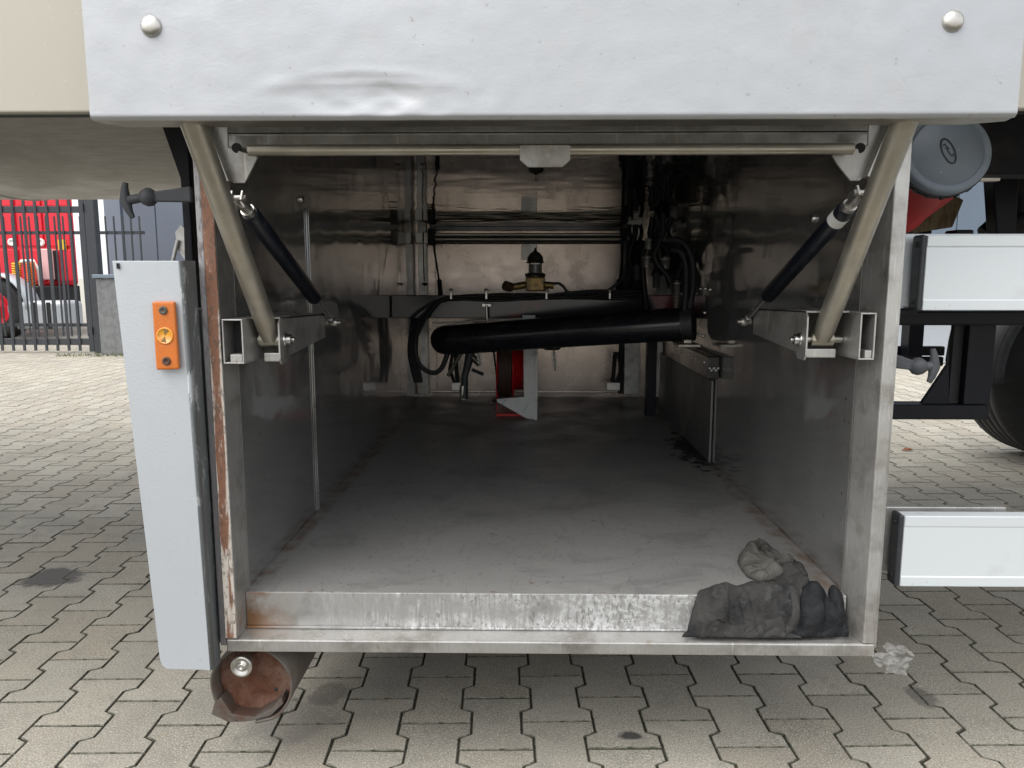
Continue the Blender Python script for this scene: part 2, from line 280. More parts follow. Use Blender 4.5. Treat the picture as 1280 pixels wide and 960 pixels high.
# ---------------------------------------------------------------- mesh helpers
class MB:
    def __init__(s): s.v = []; s.f = []; s.sm = []
    def add(s, v, f, smooth=False):
        o = len(s.v); s.v += [Vector(p) for p in v]; s.f += [tuple(i + o for i in q) for q in f]; s.sm += [smooth] * len(f); return s
    def box(s, a, b):
        x0, x1 = sorted((a[0], b[0])); y0, y1 = sorted((a[1], b[1])); z0, z1 = sorted((a[2], b[2]))
        return s.add([(x0, y0, z0), (x1, y0, z0), (x1, y1, z0), (x0, y1, z0), (x0, y0, z1), (x1, y0, z1), (x1, y1, z1), (x0, y1, z1)],
                     [(0, 3, 2, 1), (4, 5, 6, 7), (0, 1, 5, 4), (1, 2, 6, 5), (2, 3, 7, 6), (3, 0, 4, 7)])
    def prism(s, pts, off):
        """polygon pts (3D, planar) extruded by off"""
        n = len(pts); off = Vector(off)
        v = [Vector(p) for p in pts] + [Vector(p) + off for p in pts]
        return s.add(v, [tuple(range(n - 1, -1, -1)), tuple(range(n, 2 * n))] + [(i, (i + 1) % n, n + (i + 1) % n, n + i) for i in range(n)])
    def tube(s, pts, r, n=14, cap=True, hollow=0):
        pts = [Vector(p) for p in pts]; m = len(pts); rr = r if isinstance(r, (list, tuple)) else [r] * m
        prev = None; rings = []
        for i, p in enumerate(pts):
            t = (pts[min(i + 1, m - 1)] - pts[max(i - 1, 0)]).normalized()
            if prev is None:
                a = t.cross(Vector((0, 0, 1)));
                if a.length < .1: a = t.cross(Vector((1, 0, 0)))
                a.normalize()
            else: a = (prev - t * prev.dot(t)).normalized()
            b = t.cross(a); prev = a
            rings.append([p + (a * cos(2 * pi * k / n) + b * sin(2 * pi * k / n)) * rr[i] for k in range(n)])
        v = [q for g in rings for q in g]
        f = [(i * n + k, i * n + (k + 1) % n, (i + 1) * n + (k + 1) % n, (i + 1) * n + k) for i in range(m - 1) for k in range(n)]
        s.add(v, f, True)
        if cap:
            s.add(rings[0], [tuple(range(n - 1, -1, -1))]); s.add(rings[-1], [tuple(range(n))])
        return s
    def lathe(s, base, axis, prof, n=24):
        """prof: list of (distance along axis, radius)"""
        ax = Vector(axis).normalized(); base = Vector(base)
        a = ax.cross(Vector((0, 0, 1)));
        if a.length < .1: a = ax.cross(Vector((1, 0, 0)))
        a.normalize(); b = ax.cross(a); v = []
        for d, r in prof: v += [base + ax * d + (a * cos(2 * pi * k / n) + b * sin(2 * pi * k / n)) * max(r, 1e-5) for k in range(n)]
        f = [(i * n + k, i * n + (k + 1) % n, (i + 1) * n + (k + 1) % n, (i + 1) * n + k) for i in range(len(prof) - 1) for k in range(n)]
        return s.add(v, f, True)
    def grid(s, fn, nu, nv, smooth=True):
        v = [fn(i / nu, j / nv) for j in range(nv + 1) for i in range(nu + 1)]
        f = [(j * (nu + 1) + i, j * (nu + 1) + i + 1, (j + 1) * (nu + 1) + i + 1, (j + 1) * (nu + 1) + i) for j in range(nv) for i in range(nu)]
        return s.add(v, f, smooth)
    def obox(s, p0, p1, wid, hgt, up=(0, 0, 1)):
        """bar from p0 to p1"""
        p0, p1 = Vector(p0), Vector(p1); t = (p1 - p0).normalized(); a = t.cross(Vector(up)).normalized(); b = a.cross(t)
        q = [(-wid / 2, -hgt / 2), (wid / 2, -hgt / 2), (wid / 2, hgt / 2), (-wid / 2, hgt / 2)]
        return s.prism([p0 + a * x + b * y for x, y in q], p1 - p0)

def smooth(pts, k=8):
    out = []; n = len(pts)
    for i in range(n - 1):
        a, b, c, d = pts[max(i - 1, 0)], pts[i], pts[i + 1], pts[min(i + 2, n - 1)]
        for j in range(k):
            t = j / k; out.append(.5 * ((2 * b) + (c - a) * t + (2 * a - 5 * b + 4 * c - d) * t * t + (3 * b - a - 3 * c + d) * t ** 3))
    return out + [pts[-1]]
def wl(o):
    v = Vector((0, 0, 0))
    while o is not None: v += o.location; o = o.parent
    return v
def thing(name, label, cat, loc, group=None, kind=None):
    o = bpy.data.objects.new(name, None); COL.objects.link(o); o.location = loc; o.empty_display_size = .1
    o['label'] = label; o['category'] = cat
    if group: o['group'] = group
    if kind: o['kind'] = kind
    return o
def obj(name, mb, mat, parent=None, bevel=0, loc=None, label=None, solid=0, seg=2, sub=0):
    me = bpy.data.meshes.new(name)
    base = wl(parent) if parent else (Vector(loc) if loc is not None else Vector((0, 0, 0)))
    me.from_pydata([tuple(v - base) for v in mb.v], [], mb.f)
    me.polygons.foreach_set('use_smooth', mb.sm)
    bm = bmesh.new(); bm.from_mesh(me); bmesh.ops.recalc_face_normals(bm, faces=bm.faces); bm.to_mesh(me); bm.free()
    me.materials.append(M[mat]); me.update()
    o = bpy.data.objects.new(name, me); COL.objects.link(o)
    if parent: o.parent = parent
    else: o.location = base
    if solid: s = o.modifiers.new('s', 'SOLIDIFY'); s.thickness = solid; s.offset = 0
    if bevel: b = o.modifiers.new('b', 'BEVEL'); b.width = bevel; b.segments = seg; b.limit_method = 'ANGLE'; b.angle_limit = radians(40); b.harden_normals = False
    if sub: b = o.modifiers.new('u', 'SUBSURF'); b.levels = b.render_levels = sub
    if label: o['label'] = label
    return o
def tag(o, label, cat, group=None, kind=None):
    o['label'] = label; o['category'] = cat
    if group: o['group'] = group
    if kind: o['kind'] = kind
    return o
def structure(o): o['kind'] = 'structure'; return o
def copy_tree(o, parent=None):
    c = o.copy(); COL.objects.link(c)
    if parent is not None: c.parent = parent
    for ch in list(o.children): copy_tree(ch, c)
    return c

# ================================================================ SETTING
g = MB(); g.add([(-600, -60, -.03), (600, -60, -.03), (600, 900, -.03), (-600, 900, -.03)], [(0, 1, 2, 3)])
structure(obj('ground', g, 'far_ground'))
g = MB(); g.add([(-14, -2, -.0045), (11, -2, -.0045), (11, 12.2, -.0045), (-14, 12.2, -.0045)], [(0, 1, 2, 3)])
paving = structure(obj('paving', g, 'joint'))
g = MB(); g.box((2.6, 8.95, -.02), (40, 19, .004)); structure(obj('asphalt_road', g, 'asphalt'))

# paving stones: bone-shaped interlocking concrete blocks 0.2 x 0.165
WID, NAR, LEN, GAP, BAND, DIAG = .0815, .0565, .100, .0030, .0425, .015
def stone_outline(g_):
    W, N, Hh = WID - g_, NAR - g_, LEN - g_
    yw, yn = LEN - BAND + .57 * g_, LEN - BAND - DIAG + .57 * g_
    right = [(W, -Hh), (W, -yw), (N, -yn), (N, yn), (W, yw), (W, Hh)]
    return right + [(-x, y) for x, y in reversed(right)]
def stone_parts(dx=0, dy=0, dz=0, rot=0, tx=0, ty=0, deep=.012):
    o0, o1 = stone_outline(.0018), stone_outline(.0018 + .0020)
    n = len(o0)
    def T(x, y, z):
        z += x * tx + y * ty
        return (dx + x * cos(rot) - y * sin(rot), dy + x * sin(rot) + y * cos(rot), z + dz)
    v = [T(x, y, -deep) for x, y in o0] + [T(x, y, -.0028) for x, y in o0] + [T(x, y, 0) for x, y in o1]
    f = []; mi = [1] * n + [2] * n + [0] * 5
    for k in (0, n): f += [(k + i, k + (i + 1) % n, k + n + (i + 1) % n, k + n + i) for i in range(n)]
    # concave outline: split the top into three quads-ish faces
    t = 2 * n
    f += [(t + 0, t + 1, t + 10, t + 11), (t + 1, t + 2, t + 9, t + 10), (t + 2, t + 3, t + 8, t + 9), (t + 3, t + 4, t + 7, t + 8), (t + 4, t + 5, t + 6, t + 7)]
    return v, f, mi
PROT = radians(1.8)
c0 = PZ(621, 872.4, 0)
stones = []
PER = WID + NAR
for i in range(-110, 90):
    for j in range(-4, 60):
        lx = i * PER; ly = j * .2 + (.1 if i % 2 == 0 else 0)
        x = c0.x + lx * cos(PROT) - ly * sin(PROT); y = c0.y + lx * sin(PROT) + ly * cos(PROT)
        if y < 1.0 or y > 12.0: continue
        if x < -.75 * y - 1.2 or x > .75 * y + 1.2 or x < -13.5 or x > 10.5: continue
        if x > 2.5 and y > 8.85: continue
        stones.append((x, y))
def hidden(x, y):
    p = proj((x, y, 0))
    if p is None or not (-40 < p[0] < 1320 and p[1] < 1010): return True
    if 290 < p[0] < 1085 and p[1] < 800: return True
    if 220 < p[0] < 300 and p[1] < 800: return True
    if 160 + (p[1] - 400) * .1 < p[0] < 270 and 330 < p[1] < 830: return True
    if 265 < p[0] < 360 and p[1] < 880: return True
    return False
vis = sorted([s for s in stones if not hidden(*s)], key=lambda s: s[0] ** 2 + s[1] ** 2)[:300]
vset = set(vis)
sv, sf, smi = stone_parts()
sme = bpy.data.meshes.new('paving_stone'); sme.from_pydata(sv, [], sf); [sme.materials.append(M[k]) for k in ('paver', 'joint', 'paver_edge')]; sme.polygons.foreach_set('material_index', smi)
rnd = random.Random(3)
for (x, y) in vis:
    o = bpy.data.objects.new('paving_stone', sme); COL.objects.link(o); o.parent = paving
    o.location = (x, y, rnd.uniform(-.0007, .0007)); o.rotation_euler = (rnd.gauss(0, .004), rnd.gauss(0, .004), PROT + rnd.gauss(0, .005))
mb = MB(); allmi = []
for (x, y) in stones:
    if (x, y) in vset: continue
    v, f, mi = stone_parts(x, y, rnd.uniform(-.0007, .0007), PROT + rnd.gauss(0, .005), rnd.gauss(0, .004), rnd.gauss(0, .004))
    mb.add(v, f); allmi += mi
me = bpy.data.meshes.new('far_paving_stones'); me.from_pydata([tuple(v) for v in mb.v], [], mb.f); [me.materials.append(M[k]) for k in ('paver', 'joint', 'paver_edge')]; me.polygons.foreach_set('material_index', allmi)
o = bpy.data.objects.new('far_paving_stones', me); COL.objects.link(o); o.parent = paving; o['kind'] = 'stuff'

# ---------------------------------------------------------------- building at the back
BY = 18.5
bl = P(138, 330, BY).x
bt = thing('industrial_building', 'blue grey clad industrial building in the distance behind the trailer', 'building', ((bl + 20) / 2, BY, 0))
mb = MB(); mb.box((bl, BY, -.02), (26, BY + 10, 7.5)); obj('wall', mb, 'cladding', bt)
x = bl
mb = MB()
mb.box((bl - .03, BY - .06, 0), (bl + .36, BY - .002, 7.5)); obj('corner_trim', mb, 'trim', bt)
k = 0
while x < 25.5:
    mb = MB(); mb.box((x + (.42 if k == 0 else 0.012), BY - .035, .3), (x + 1.188, BY - .001, 7.4)); obj('cladding_panel', mb, 'cladding', bt, bevel=.01)
    x += 1.2; k += 1
mb = MB(); mb.box((bl - .06, BY - .08, 7.401), (26.1, BY + 10.1, 7.6)); obj('roof_edge', mb, 'trim', bt)
mb = MB(); mb.box((bl + .40, BY - .05, .0), (26, BY - .0015, .298)); obj('plinth', mb, 'granite', bt)

# low wall beside the gate
wy = 9.7
a = P(119, 345, wy); b_ = P(175, 345, wy)
lw = thing('low_wall', 'low grey rendered wall with light coping beside the gate post', 'wall', (a.x + .3, wy + .15, 0))
zt = P(130, 343, wy).z
mb = MB(); mb.box((a.x, wy, -.02), (a.x + 1.9, wy + .3, zt - .05)); obj('wall_body', mb, 'granite', lw, bevel=.01)
mb = MB(); mb.box((a.x - .03, wy - .03, zt - .049), (a.x + 1.93, wy + .33, zt)); obj('coping', mb, 'trim', lw, bevel=.008)

# gate
GY = 10.0
gr = P(113, 430, GY).x
gpx = P(117, 400, GY).x
gt = thing('metal_gate', 'anthracite vertical bar gate closed in front of the red truck', 'gate', (gr - 1.5, GY, 0))
zt1, zt0 = P(60, 258, GY).z, P(60, 266, GY).z
zb1, zb0 = P(60, 423, GY).z, P(60, 431, GY).z
mb = MB(); mb.box((gr - 4.2, GY - .03, zt0), (gr, GY + .03, zt1)); obj('top_rail', mb, 'gate', gt, bevel=.005)
mb = MB(); mb.box((gr - 4.2, GY - .03, zb0), (gr, GY + .03, zb1)); obj('bottom_rail', mb, 'gate', gt, bevel=.005)
mb = MB(); mb.box((gr, GY - .035, .02), (gr + .07, GY + .035, 2.15)); obj('end_stile', mb, 'gate', gt, bevel=.005)
bz = P(60, 438, GY).z
mb = MB(); mb.box((gr - .012, GY - .013, bz), (gr + .012, GY + .013, 2.16)); 
barme = None
for k in range(26):
    xx = gr - .15 * (k + 1) + .03
    if barme is None:
        o = obj('bar', MB().box((xx - .017, GY - .045, bz), (xx + .017, GY - .0305, 2.2)), 'gate', gt); barme = (o, xx)
    else:
        o = barme[0].copy(); COL.objects.link(o); o.parent = gt; o.location = (xx - barme[1], 0, 0)
gp = thing('gate_post', 'wide square anthracite post holding the gate beside low wall', 'post', (gpx, GY, 0))
mb = MB(); mb.box((gr + .085, GY - .06, -.02), (gr + .215, GY + .06, 2.4)); obj('post', mb, 'gate', gp, bevel=.008)
mb = MB(); mb.box((gr + .08, GY - .065, 2.401), (gr + .22, GY + .065, 2.42)); obj('post_cap', mb, 'gate', gp)
for zz in (.25, 1.85): obj('hinge', MB().box((gr + .0705, GY - .08, zz), (gr + .0845, GY + .03, zz + .1)), 'gate', gp)
# second fence beyond
FY = 11.6
f0 = P(98, 280, FY).x
ft = thing('bar_fence', 'thin dark bar fence standing behind the gate', 'fence', (f0 - 1.5, FY, 0))
z1, z0 = P(60, 289, FY).z, P(60, 293, FY).z
obj('fence_rail', MB().box((f0 - 3.5, FY - .02, z0), (f0 + 1.0, FY + .02, z1)), 'gate', ft)
obj('fence_rail', MB().box((f0 - 3.5, FY - .02, .25), (f0 + 1.0, FY + .02, .30)), 'gate', ft)
fb = None
for k in range(34):
    xx = f0 + .95 - .13 * k
    if fb is None: fb = (obj('bar', MB().box((xx - .011, FY - .035, .1), (xx + .011, FY - .0205, z1 + .22)), 'gate', ft), xx)
    else:
        o = fb[0].copy(); COL.objects.link(o); o.parent = ft; o.location = (xx - fb[1], 0, 0)
# weeds at the wall foot
mb = MB()
for k in range(160):
    xx = random.uniform(a.x - .5, a.x + .9); yy = wy - random.uniform(.02, .2); h = random.uniform(.02, .07)
    an = random.uniform(0, 6.28); mb.add([(xx, yy, 0), (xx + .01 * cos(an), yy + .01 * sin(an), 0), (xx + .03 * sin(an), yy + .03 * cos(an), h)], [(0, 1, 2)])
tag(obj('weeds', mb, 'grass', loc=(a.x, wy - .1, 0)), 'thin dry weeds at the foot of the low wall', 'weeds', kind='stuff')

# ---------------------------------------------------------------- red tractor unit behind the gate
TY = 13.6
cr = P(97, 340, TY).x            # right edge of the cab
tr = thing('red_truck', 'bright red truck cab seen from behind through the gate bars', 'truck', (cr - 1.3, TY, 0))
zc0 = P(60, 357, TY).z
mb = MB()
mb.prism([(cr - 2.5, TY, zc0), (cr, TY, zc0), (cr, TY, 2.9), (cr - .12, TY, 3.4), (cr - 2.38, TY, 3.4), (cr - 2.5, TY, 2.9)], (-1.35, 2.0, 0)); obj('cab', mb, 'truck_red', tr, bevel=.05)
for k in range(5):
    for (q0, q1) in ((zc0 + .08, 1.50), (1.56, 2.20), (2.26, 2.85)):
        mb = MB(); mb.box((cr - 2.42 + k * .48, TY - .03, q0), (cr - 2.0 + k * .48, TY - .001, q1)); obj('cab_panel', mb, 'truck_red', tr, bevel=.01)
for px in (15, 51):
    c = P(px, 303, TY - .03); mb = MB(); mb.lathe(c + Vector((0, .01, 0)), (0, -1, 0), [(0, .07), (.03, .07), (.035, .045), (.02, .03), (.02, 0)], 18); obj('round_badge', mb, 'white', tr)
c = P(78, 306, TY - .03); obj('sticker', MB().box((c.x - .07, c.y - .015, c.z - .09), (c.x + .07, c.y - .001, c.z + .09)), 'yellow', tr)
c0_, c1_ = P(50, 311, TY - .2), P(67, 350, TY - .2)
obj('air_duct', MB().box((c0_.x, TY - .25, c1_.z), (c1_.x - .02, TY - .031, c0_.z)), 'pinkish', tr, bevel=.02)
for s in (0, 1):
    mb = MB()
    x0 = c0_.x + .20 + s * .17
obj('vent_grille', MB().box((P(69, 320, TY).x, TY - .12, c1_.z), (P(74, 320, TY).x, TY - .031, c0_.z - .03)), 'black', tr)
# service coils
for px, mt in ((20, 'yellow'), (38, 'orange')):
    mb = MB(); top, bot = P(px, 328, TY - .4), P(px + 2, 358, TY - .4)
    pts = [top.lerp(bot, t / 90) + Vector((cos(t * .7) * .06, sin(t * .7) * .06, 0)) for t in range(91)]
    mb.tube(pts, .014, 6); obj('coiled_air_line', mb, mt, tr)
c = P(36, 331, TY - .3); mb = MB(); mb.tube([c + Vector((-.18, 0, -.05)), c + Vector((-.12, 0, .06)), c + Vector((.08, 0, .07)), c + Vector((.16, 0, -.1)), c + Vector((.2, 0, -.6))], .035, 8); obj('air_line_bracket', mb, 'white', tr)
mb = MB(); mb.box((cr - 2.4, TY - .9, .45), (cr - .15, TY + .3, zc0 - .002)); obj('chassis', mb, 'black', tr, bevel=.02)
t0, t1 = P(36, 375, TY - .9), P(108, 413, TY - .9)
mb = MB(); mb.box((t0.x, TY - 1.5, max(t1.z, .16)), (t1.x, TY - .91, t0.z)); obj('fuel_tank', mb, 'silver_paint', tr, bevel=.08, seg=4)
for q in (.25, .5, .75):
    xx = t0.x + (t1.x - t0.x) * q; obj('tank_strap', MB().box((xx - .03, TY - 1.512, max(t1.z, .16) + .02), (xx + .03, TY - 1.495, t0.z - .02)), 'black', tr)
wc = Vector((P(2, 400, TY - 1.3).x, TY - 1.5, .5))
mb = MB(); mb.lathe(wc, (0, 1, 0), [(0, .3), (-.02, .4), (0, .48), (.04, .5), (.28, .5), (.32, .48), (.33, .3)], 40); wh = obj('wheel', mb, 'tyre', tr)
mb = MB(); mb.lathe(wc, (0, 1, 0), [(.30, .3), (.01, .3), (.0, .27), (.05, .25), (.08, .14), (.0, .12), (-.02, .05), (-.02, 0)], 32); obj('rim', mb, 'truck_red', wh)
mb = MB(); mb.tube([wc + Vector((cos(t) * .58, .15, sin(t) * .58)) for t in [x * pi / 12 for x in range(0, 13)]], .03, 8)
v = []
mb = MB(); mb.grid(lambda u, v: wc + Vector((cos(u * pi) * .57, -.03 + v * .38, sin(u * pi) * .57)), 24, 1); obj('mudguard', mb, 'silver_paint', tr, solid=.02)

# ================================================================ TANK TRAILER
tt = thing('tank_trailer', 'large silver tank trailer with cream side skirt above the storage box', 'trailer', (0.05, 2.62, 0))
TR, TZ, TYc = 1.2, 2.47, 2.62
mb = MB()
n = 96
mb.grid(lambda u, v: Vector((-7 + 7.8 * u, TYc + TR * sin(2 * pi * v), TZ - TR * cos(2 * pi * v))), 16, n)
tank = obj('tank', mb, 'tank', tt)
for xx in (-5.2, -3.4, -1.75, .1):
    mb = MB(); mb.tube([Vector((xx, TYc + (TR + .001) * sin(2 * pi * v / 64), TZ - (TR + .001) * cos(2 * pi * v / 64))) for v in range(65)], .004, 6, cap=False)
    obj('weld_seam', mb, 'tank', tank)
mb = MB(); mb.lathe((-7, TYc, TZ), (-1, 0, 0), [(0, TR), (.15, TR * .95), (.25, TR * .7), (.3, 0)], 48); obj('tank_end', mb, 'tank', tank)
mb = MB(); mb.lathe((.8, TYc, TZ), (1, 0, 0), [(0, TR), (.15, TR * .95), (.25, TR * .7), (.3, 0)], 48); obj('tank_end', mb, 'tank', tank)
# cream skirt
sz = P(50, 143, 1.28).z
mb = MB(); mb.box((-7, 1.265, sz), (7.5, 1.283, 2.3)); obj('side_skirt', mb, 'cream', tt, bevel=.003)
mb = MB(); mb.box((-7, 1.284, sz + .002), (7.5, 1.315, sz + .03)); obj('skirt_flange', mb, 'chassis', tt)
# chassis on the right
mb = MB(); mb.box((.80, 1.70, 1.222), (7, 1.78, 1.45)); obj('chassis_beam', mb, 'chassis', tt, bevel=.004)
for y_ in (2.2, 3.0): mb = MB(); mb.box((.80, y_, 1.50), (7, y_ + .12, 1.75)); obj('chassis_beam', mb, 'chassis', tt, bevel=.004)
mb = MB(); mb.box((.82, 1.45, 1.76), (7, 3.75, 1.79)); obj('deck_plate', mb, 'chassis', tt)
for xx in (1.3, 1.75, 2.3, 2.9, 3.5): mb = MB(); mb.box((xx, 1.79, 1.52), (xx + .07, 3.7, 1.70)); obj('cross_member', mb, 'chassis', tt)
c_ = P(1250, 226, 1.68); mb = MB(); mb.box((P(1224, 226, 1.68).x, 1.68, c_.z), (c_.x, 1.699, c_.z + .006)); obj('pale_edge', mb, 'steel_tube', tt)
q = [P(x, y, 2.1) for x, y in ((1242, 215), (1275, 215), (1270, 295), (1247, 295))]
mb = MB(); mb.prism(q, (0, .05, 0)); obj('hanger_plate', mb, 'blue_black', tt, bevel=.003)
# far wheel (tread towards us), axle, mudguards
wc = P(1237, 472, 4.0) + Vector((.53, 0, 0)); wc.z = .5
def wheel(cx, y0, y1):
    mb = MB(); n = 64; R = .5; W = y1 - y0
    prof = [(0, .30), (-.012, .36), (.0, .455), (.02, .485)]
    gro = 5; y = .03
    st = (W - .06) / gro
    for k in range(gro):
        prof += [(y, R), (y + st - .014, R), (y + st - .012, R - .013), (y + st - .002, R - .013)]; y += st
    prof += [(W - .03, R), (W - .02, .485), (W, .455), (W + .012, .36), (W, .30)]
    mb.lathe((cx, y0, .5), (0, 1, 0), prof, n); w_ = obj('wheel', mb, 'tyre', tt)
    mb = MB(); mb.lathe((cx, y0, .5), (0, 1, 0), [(0, .30), (.05, .285), (.12, .27), (.13, .12), (.04, .1), (.03, 0)], 40); obj('rim', mb, 'silver_paint', w_)
    mb = MB(); mb.lathe((cx, y1, .5), (0, -1, 0), [(0, .30), (.05, .285), (.12, .27), (.13, .12), (.04, .1), (.03, 0)], 40); obj('rim', mb, 'silver_paint', w_)
wheel(wc.x, 4.0, 4.37); wheel(wc.x, 1.52, 1.89); wheel(wc.x + 1.31, 4.0, 4.37); wheel(wc.x + 1.31, 1.52, 1.89)
for cx in (wc.x, wc.x + 1.31): obj('axle', MB().tube([(cx, 1.7, .5), (cx, 4.2, .5)], .065, 16), 'chassis', tt)
def mudguard(cx, y0, y1, a0, a1, R=.53):
    mb = MB()
    mb.grid(lambda u, v: Vector((cx + cos(radians(a0 + (a1 - a0) * u)) * R, y0 + (y1 - y0) * v, .5 + sin(radians(a0 + (a1 - a0) * u)) * R)), 32, 1)
    g_ = obj('mudguard', mb, 'black_plastic', tt, solid=.012)
    mb = MB()
    mb.grid(lambda u, v: Vector((cx + cos(radians(a0 + (a1 - a0) * u)) * (R - .05 * v), y0 - .001, .5 + sin(radians(a0 + (a1 - a0) * u)) * (R - .05 * v))), 32, 1)
    obj('side_lip', mb, 'rubber', g_, solid=.006)
mudguard(wc.x, 3.96, 4.40, 186, 20); mudguard(wc.x, 1.50, 1.94, 186, 20)
# grey splash panel further in
q = [P(x, y, 2.9) for x, y in ((1207, 400), (1190, 403), (1185, 425), (1181, 450), (1182, 461), (1196, 463), (1212, 455), (1215, 425))]
mb = MB(); mb.prism(q, (.04, .06, 0)); obj('splash_panel', mb, 'black_plastic', tt, bevel=.02, seg=3)
# far side guard bar with its post
q0, q1 = P(1100, 433, 3.7), P(1180, 458, 3.7)
mb = MB(); mb.box((q0.x - .3, 3.7, (q0.z + q1.z) / 2 + .003), (q1.x, 3.74, q0.z)); mb.box((q0.x - .3, 3.705, q1.z), (q1.x, 3.735, (q0.z + q1.z) / 2 - .003)); obj('far_guard_rail', mb, 'chassis', tt, bevel=.006)
q0, q1 = P(1138, 400, 3.6), P(1153, 447, 3.6)
mb = MB(); mb.box((q0.x, 3.6, q1.z), (q1.x, 3.68, 1.28)); obj('guard_post', mb, 'blue_black', tt, bevel=.004)
# hoses and dark fittings above the upper rail on the right
mb = MB()
for dx, dz in ((0, 0), (.03, .02)):
    p0 = P(1262, 222, 2.3) + Vector((dx, 0, 0)); p1 = P(1257, 285, 2.3) + Vector((dx, 0, -.02))
    mb.tube([p0, p0.lerp(p1, .5) + Vector((.012, .01, 0)), p1], .007, 8)
obj('air_hose', mb, 'white_plate', tt)
mb = MB(); rr = random.Random(9)
mb.tube([P(1228, 292, 2.2), P(1240, 285, 2.2), P(1258, 283, 2.2), P(1275, 274, 2.2), P(1300, 280, 2.2)], [.02, .028, .035, .03, .03], 10)
mb.tube(smooth([P(1268, 222, 2.2), P(1276, 250, 2.2), P(1271, 290, 2.2), P(1285, 330, 2.2)]), .022, 10)
mb.box(P(1268, 240, 2.2), P(1300, 268, 2.3)); mb.tube([P(1262, 300, 2.25), P(1310, 262, 2.25)], .03, 10)
obj('brake_chamber', mb, 'chassis', tt, bevel=.004)
p0 = P(1240, 292, 2.0)
mb = MB(); mb.box((P(1196, 290, 1.7).x, 1.7, P(1196, 295, 1.7).z), (P(1218, 290, 1.7).x, 1.75, P(1196, 287, 1.7).z)); obj('cable_clamp', mb, 'chassis', tt, bevel=.004)
# dark stay beside the box on the left
mb = MB(); q = [P(200, 150, 1.5), P(232, 150, 1.5), P(238, 250, 1.5), P(229, 232, 1.5)]; mb.prism(q, (0, .01, 0)); obj('stay_plate', mb, 'chassis', tt)
mb = MB(); a1 = P(226, 240, 1.52); b1_ = P(236, 335, 1.52); mb.box((a1.x, 1.52, b1_.z - .2), (b1_.x + .01, 1.56, a1.z + .25)); obj('stay_post', mb, 'blue_black', tt, bevel=.003)
mb = MB(); mb.prism([P(219, 290, 1.47), P(226, 281, 1.47), P(230, 285, 1.47), P(231, 325, 1.47), P(222, 312, 1.47)], (0, .004, 0)); hk = obj('hook_plate', mb, 'steel_frame', tt)
mb = MB(); mb.tube([P(222, 300, 1.465), P(214, 335, 1.465)], .004, 8); obj('hook_rod', mb, 'steel_frame', hk)

# ---------------------------------------------------------------- black support frame right of the box
sf_ = thing('support_frame', 'black steel L-shaped support frame with gusset below the upper white rail', 'frame', (P(1175, 515, 1.75).x, 1.8, P(1175, 525, 1.75).z))
FYk = 1.75
def rect(x0, y0, x1, y1, Y, d): 
    a_, b_ = P(x0, y0, Y), P(x1, y1, Y); return MB().box((a_.x, Y, a_.z), (b_.x, Y + d, b_.z))
obj('top_beam', rect(1100, 389, 1420, 407, 1.62, .05), 'blue_black', sf_, bevel=.004)
a_, b_ = P(1060, 506, FYk), P(1236, 525, FYk)
obj('bottom_beam', MB().box((a_.x, FYk, b_.z), (b_.x, FYk + .06, a_.z)), 'blue_black', sf_, bevel=.004)
c_ = P(1213, 400, FYk)
obj('post', MB().box((c_.x, FYk, a_.z + .001), (b_.x, FYk + .06, P(1213, 389, FYk).z)), 'blue_black', sf_, bevel=.004)
d_ = P(1187, 450, FYk + .03)
obj('web', MB().box((d_.x, FYk + .02, a_.z + .001), (c_.x - .001, FYk + .035, P(1213, 389, FYk).z)), 'black', sf_)
q = [P(1152, 505, FYk + .02), P(1186, 505, FYk + .02), P(1186, 455, FYk + .02)]
obj('gusset', MB().prism(q, (0, .012, 0)), 'blue_black', sf_)

# ---------------------------------------------------------------- white side guard rails
def rail(Y, x0, ytop, ybot, label, capdx, zoff=0):
    zt_, zb_ = P(x0, ytop, Y).z, P(x0, ybot, Y).z
    X0 = P(x0, (ytop + ybot) / 2, Y).x
    h = zt_ - zb_
    t = thing('side_guard_rail', label, 'guard rail', (X0, Y, zb_), 'white side guard rails right of the box')
    # profile in Y-Z: shallow grooves near both edges
    pr = [(0, 0), (0, .13 * h), (.0012, .15 * h), (.0012, .84 * h), (0, .86 * h), (-.0005, .99 * h), (.0005, h), (.030, h), (.030, 0)]
    mb = MB(); mb.prism([(X0 + .004, Y + y_, zb_ + z_) for y_, z_ in pr], (3.2, 0, 0)); obj('rail_profile', mb, 'rail', t, bevel=.0015)
    mb = MB(); mb.box((X0 - .006, Y + .001, zb_ - .002), (X0 + .0035, Y + .036, zt_ + .0015)); ec = obj('end_cap', mb, 'black_plastic', t, bevel=.005, seg=3)
    mb = MB()
    for q in (.12, .88): mb.lathe((X0 - .006, Y + .018, zb_ + h * q), (-1, 0, 0), [(0, .005), (.002, .005), (.0025, 0)], 12)
    obj('rivet', mb, 'black', ec)
    return t, X0, zb_, zt_, h
t, X0, zb_, zt_, h = rail(1.40, 1154, 294, 388, 'upper white aluminium guard rail with black end cap beside the red canister', 0)
mb = MB(); mb.box((X0 - .06, Y_ := 1.445, zb_ + .005), (X0 + .35, Y_ + .012, zt_ + .005)); obj('backing_plate', mb, 'rail', t, bevel=.002)
mb = MB(); mb.lathe((X0 - .028, 1.445, zb_ + h * .38), (0, -1, 0), [(0, .009), (.004, .009), (.007, .004), (.007, 0)], 6); obj('bolt_head', mb, 'bolt', t)
mb = MB(); mb.box((X0 - .07, 1.45, zb_ - .012), (X0 + .02, 1.49, zb_ + .001)); obj('shim', mb, 'blue_black', t, bevel=.002)
t, X0, zb_, zt_, h = rail(1.38, 1126, 645, 733, 'lower white aluminium guard rail with black end cap close to the ground', 0)
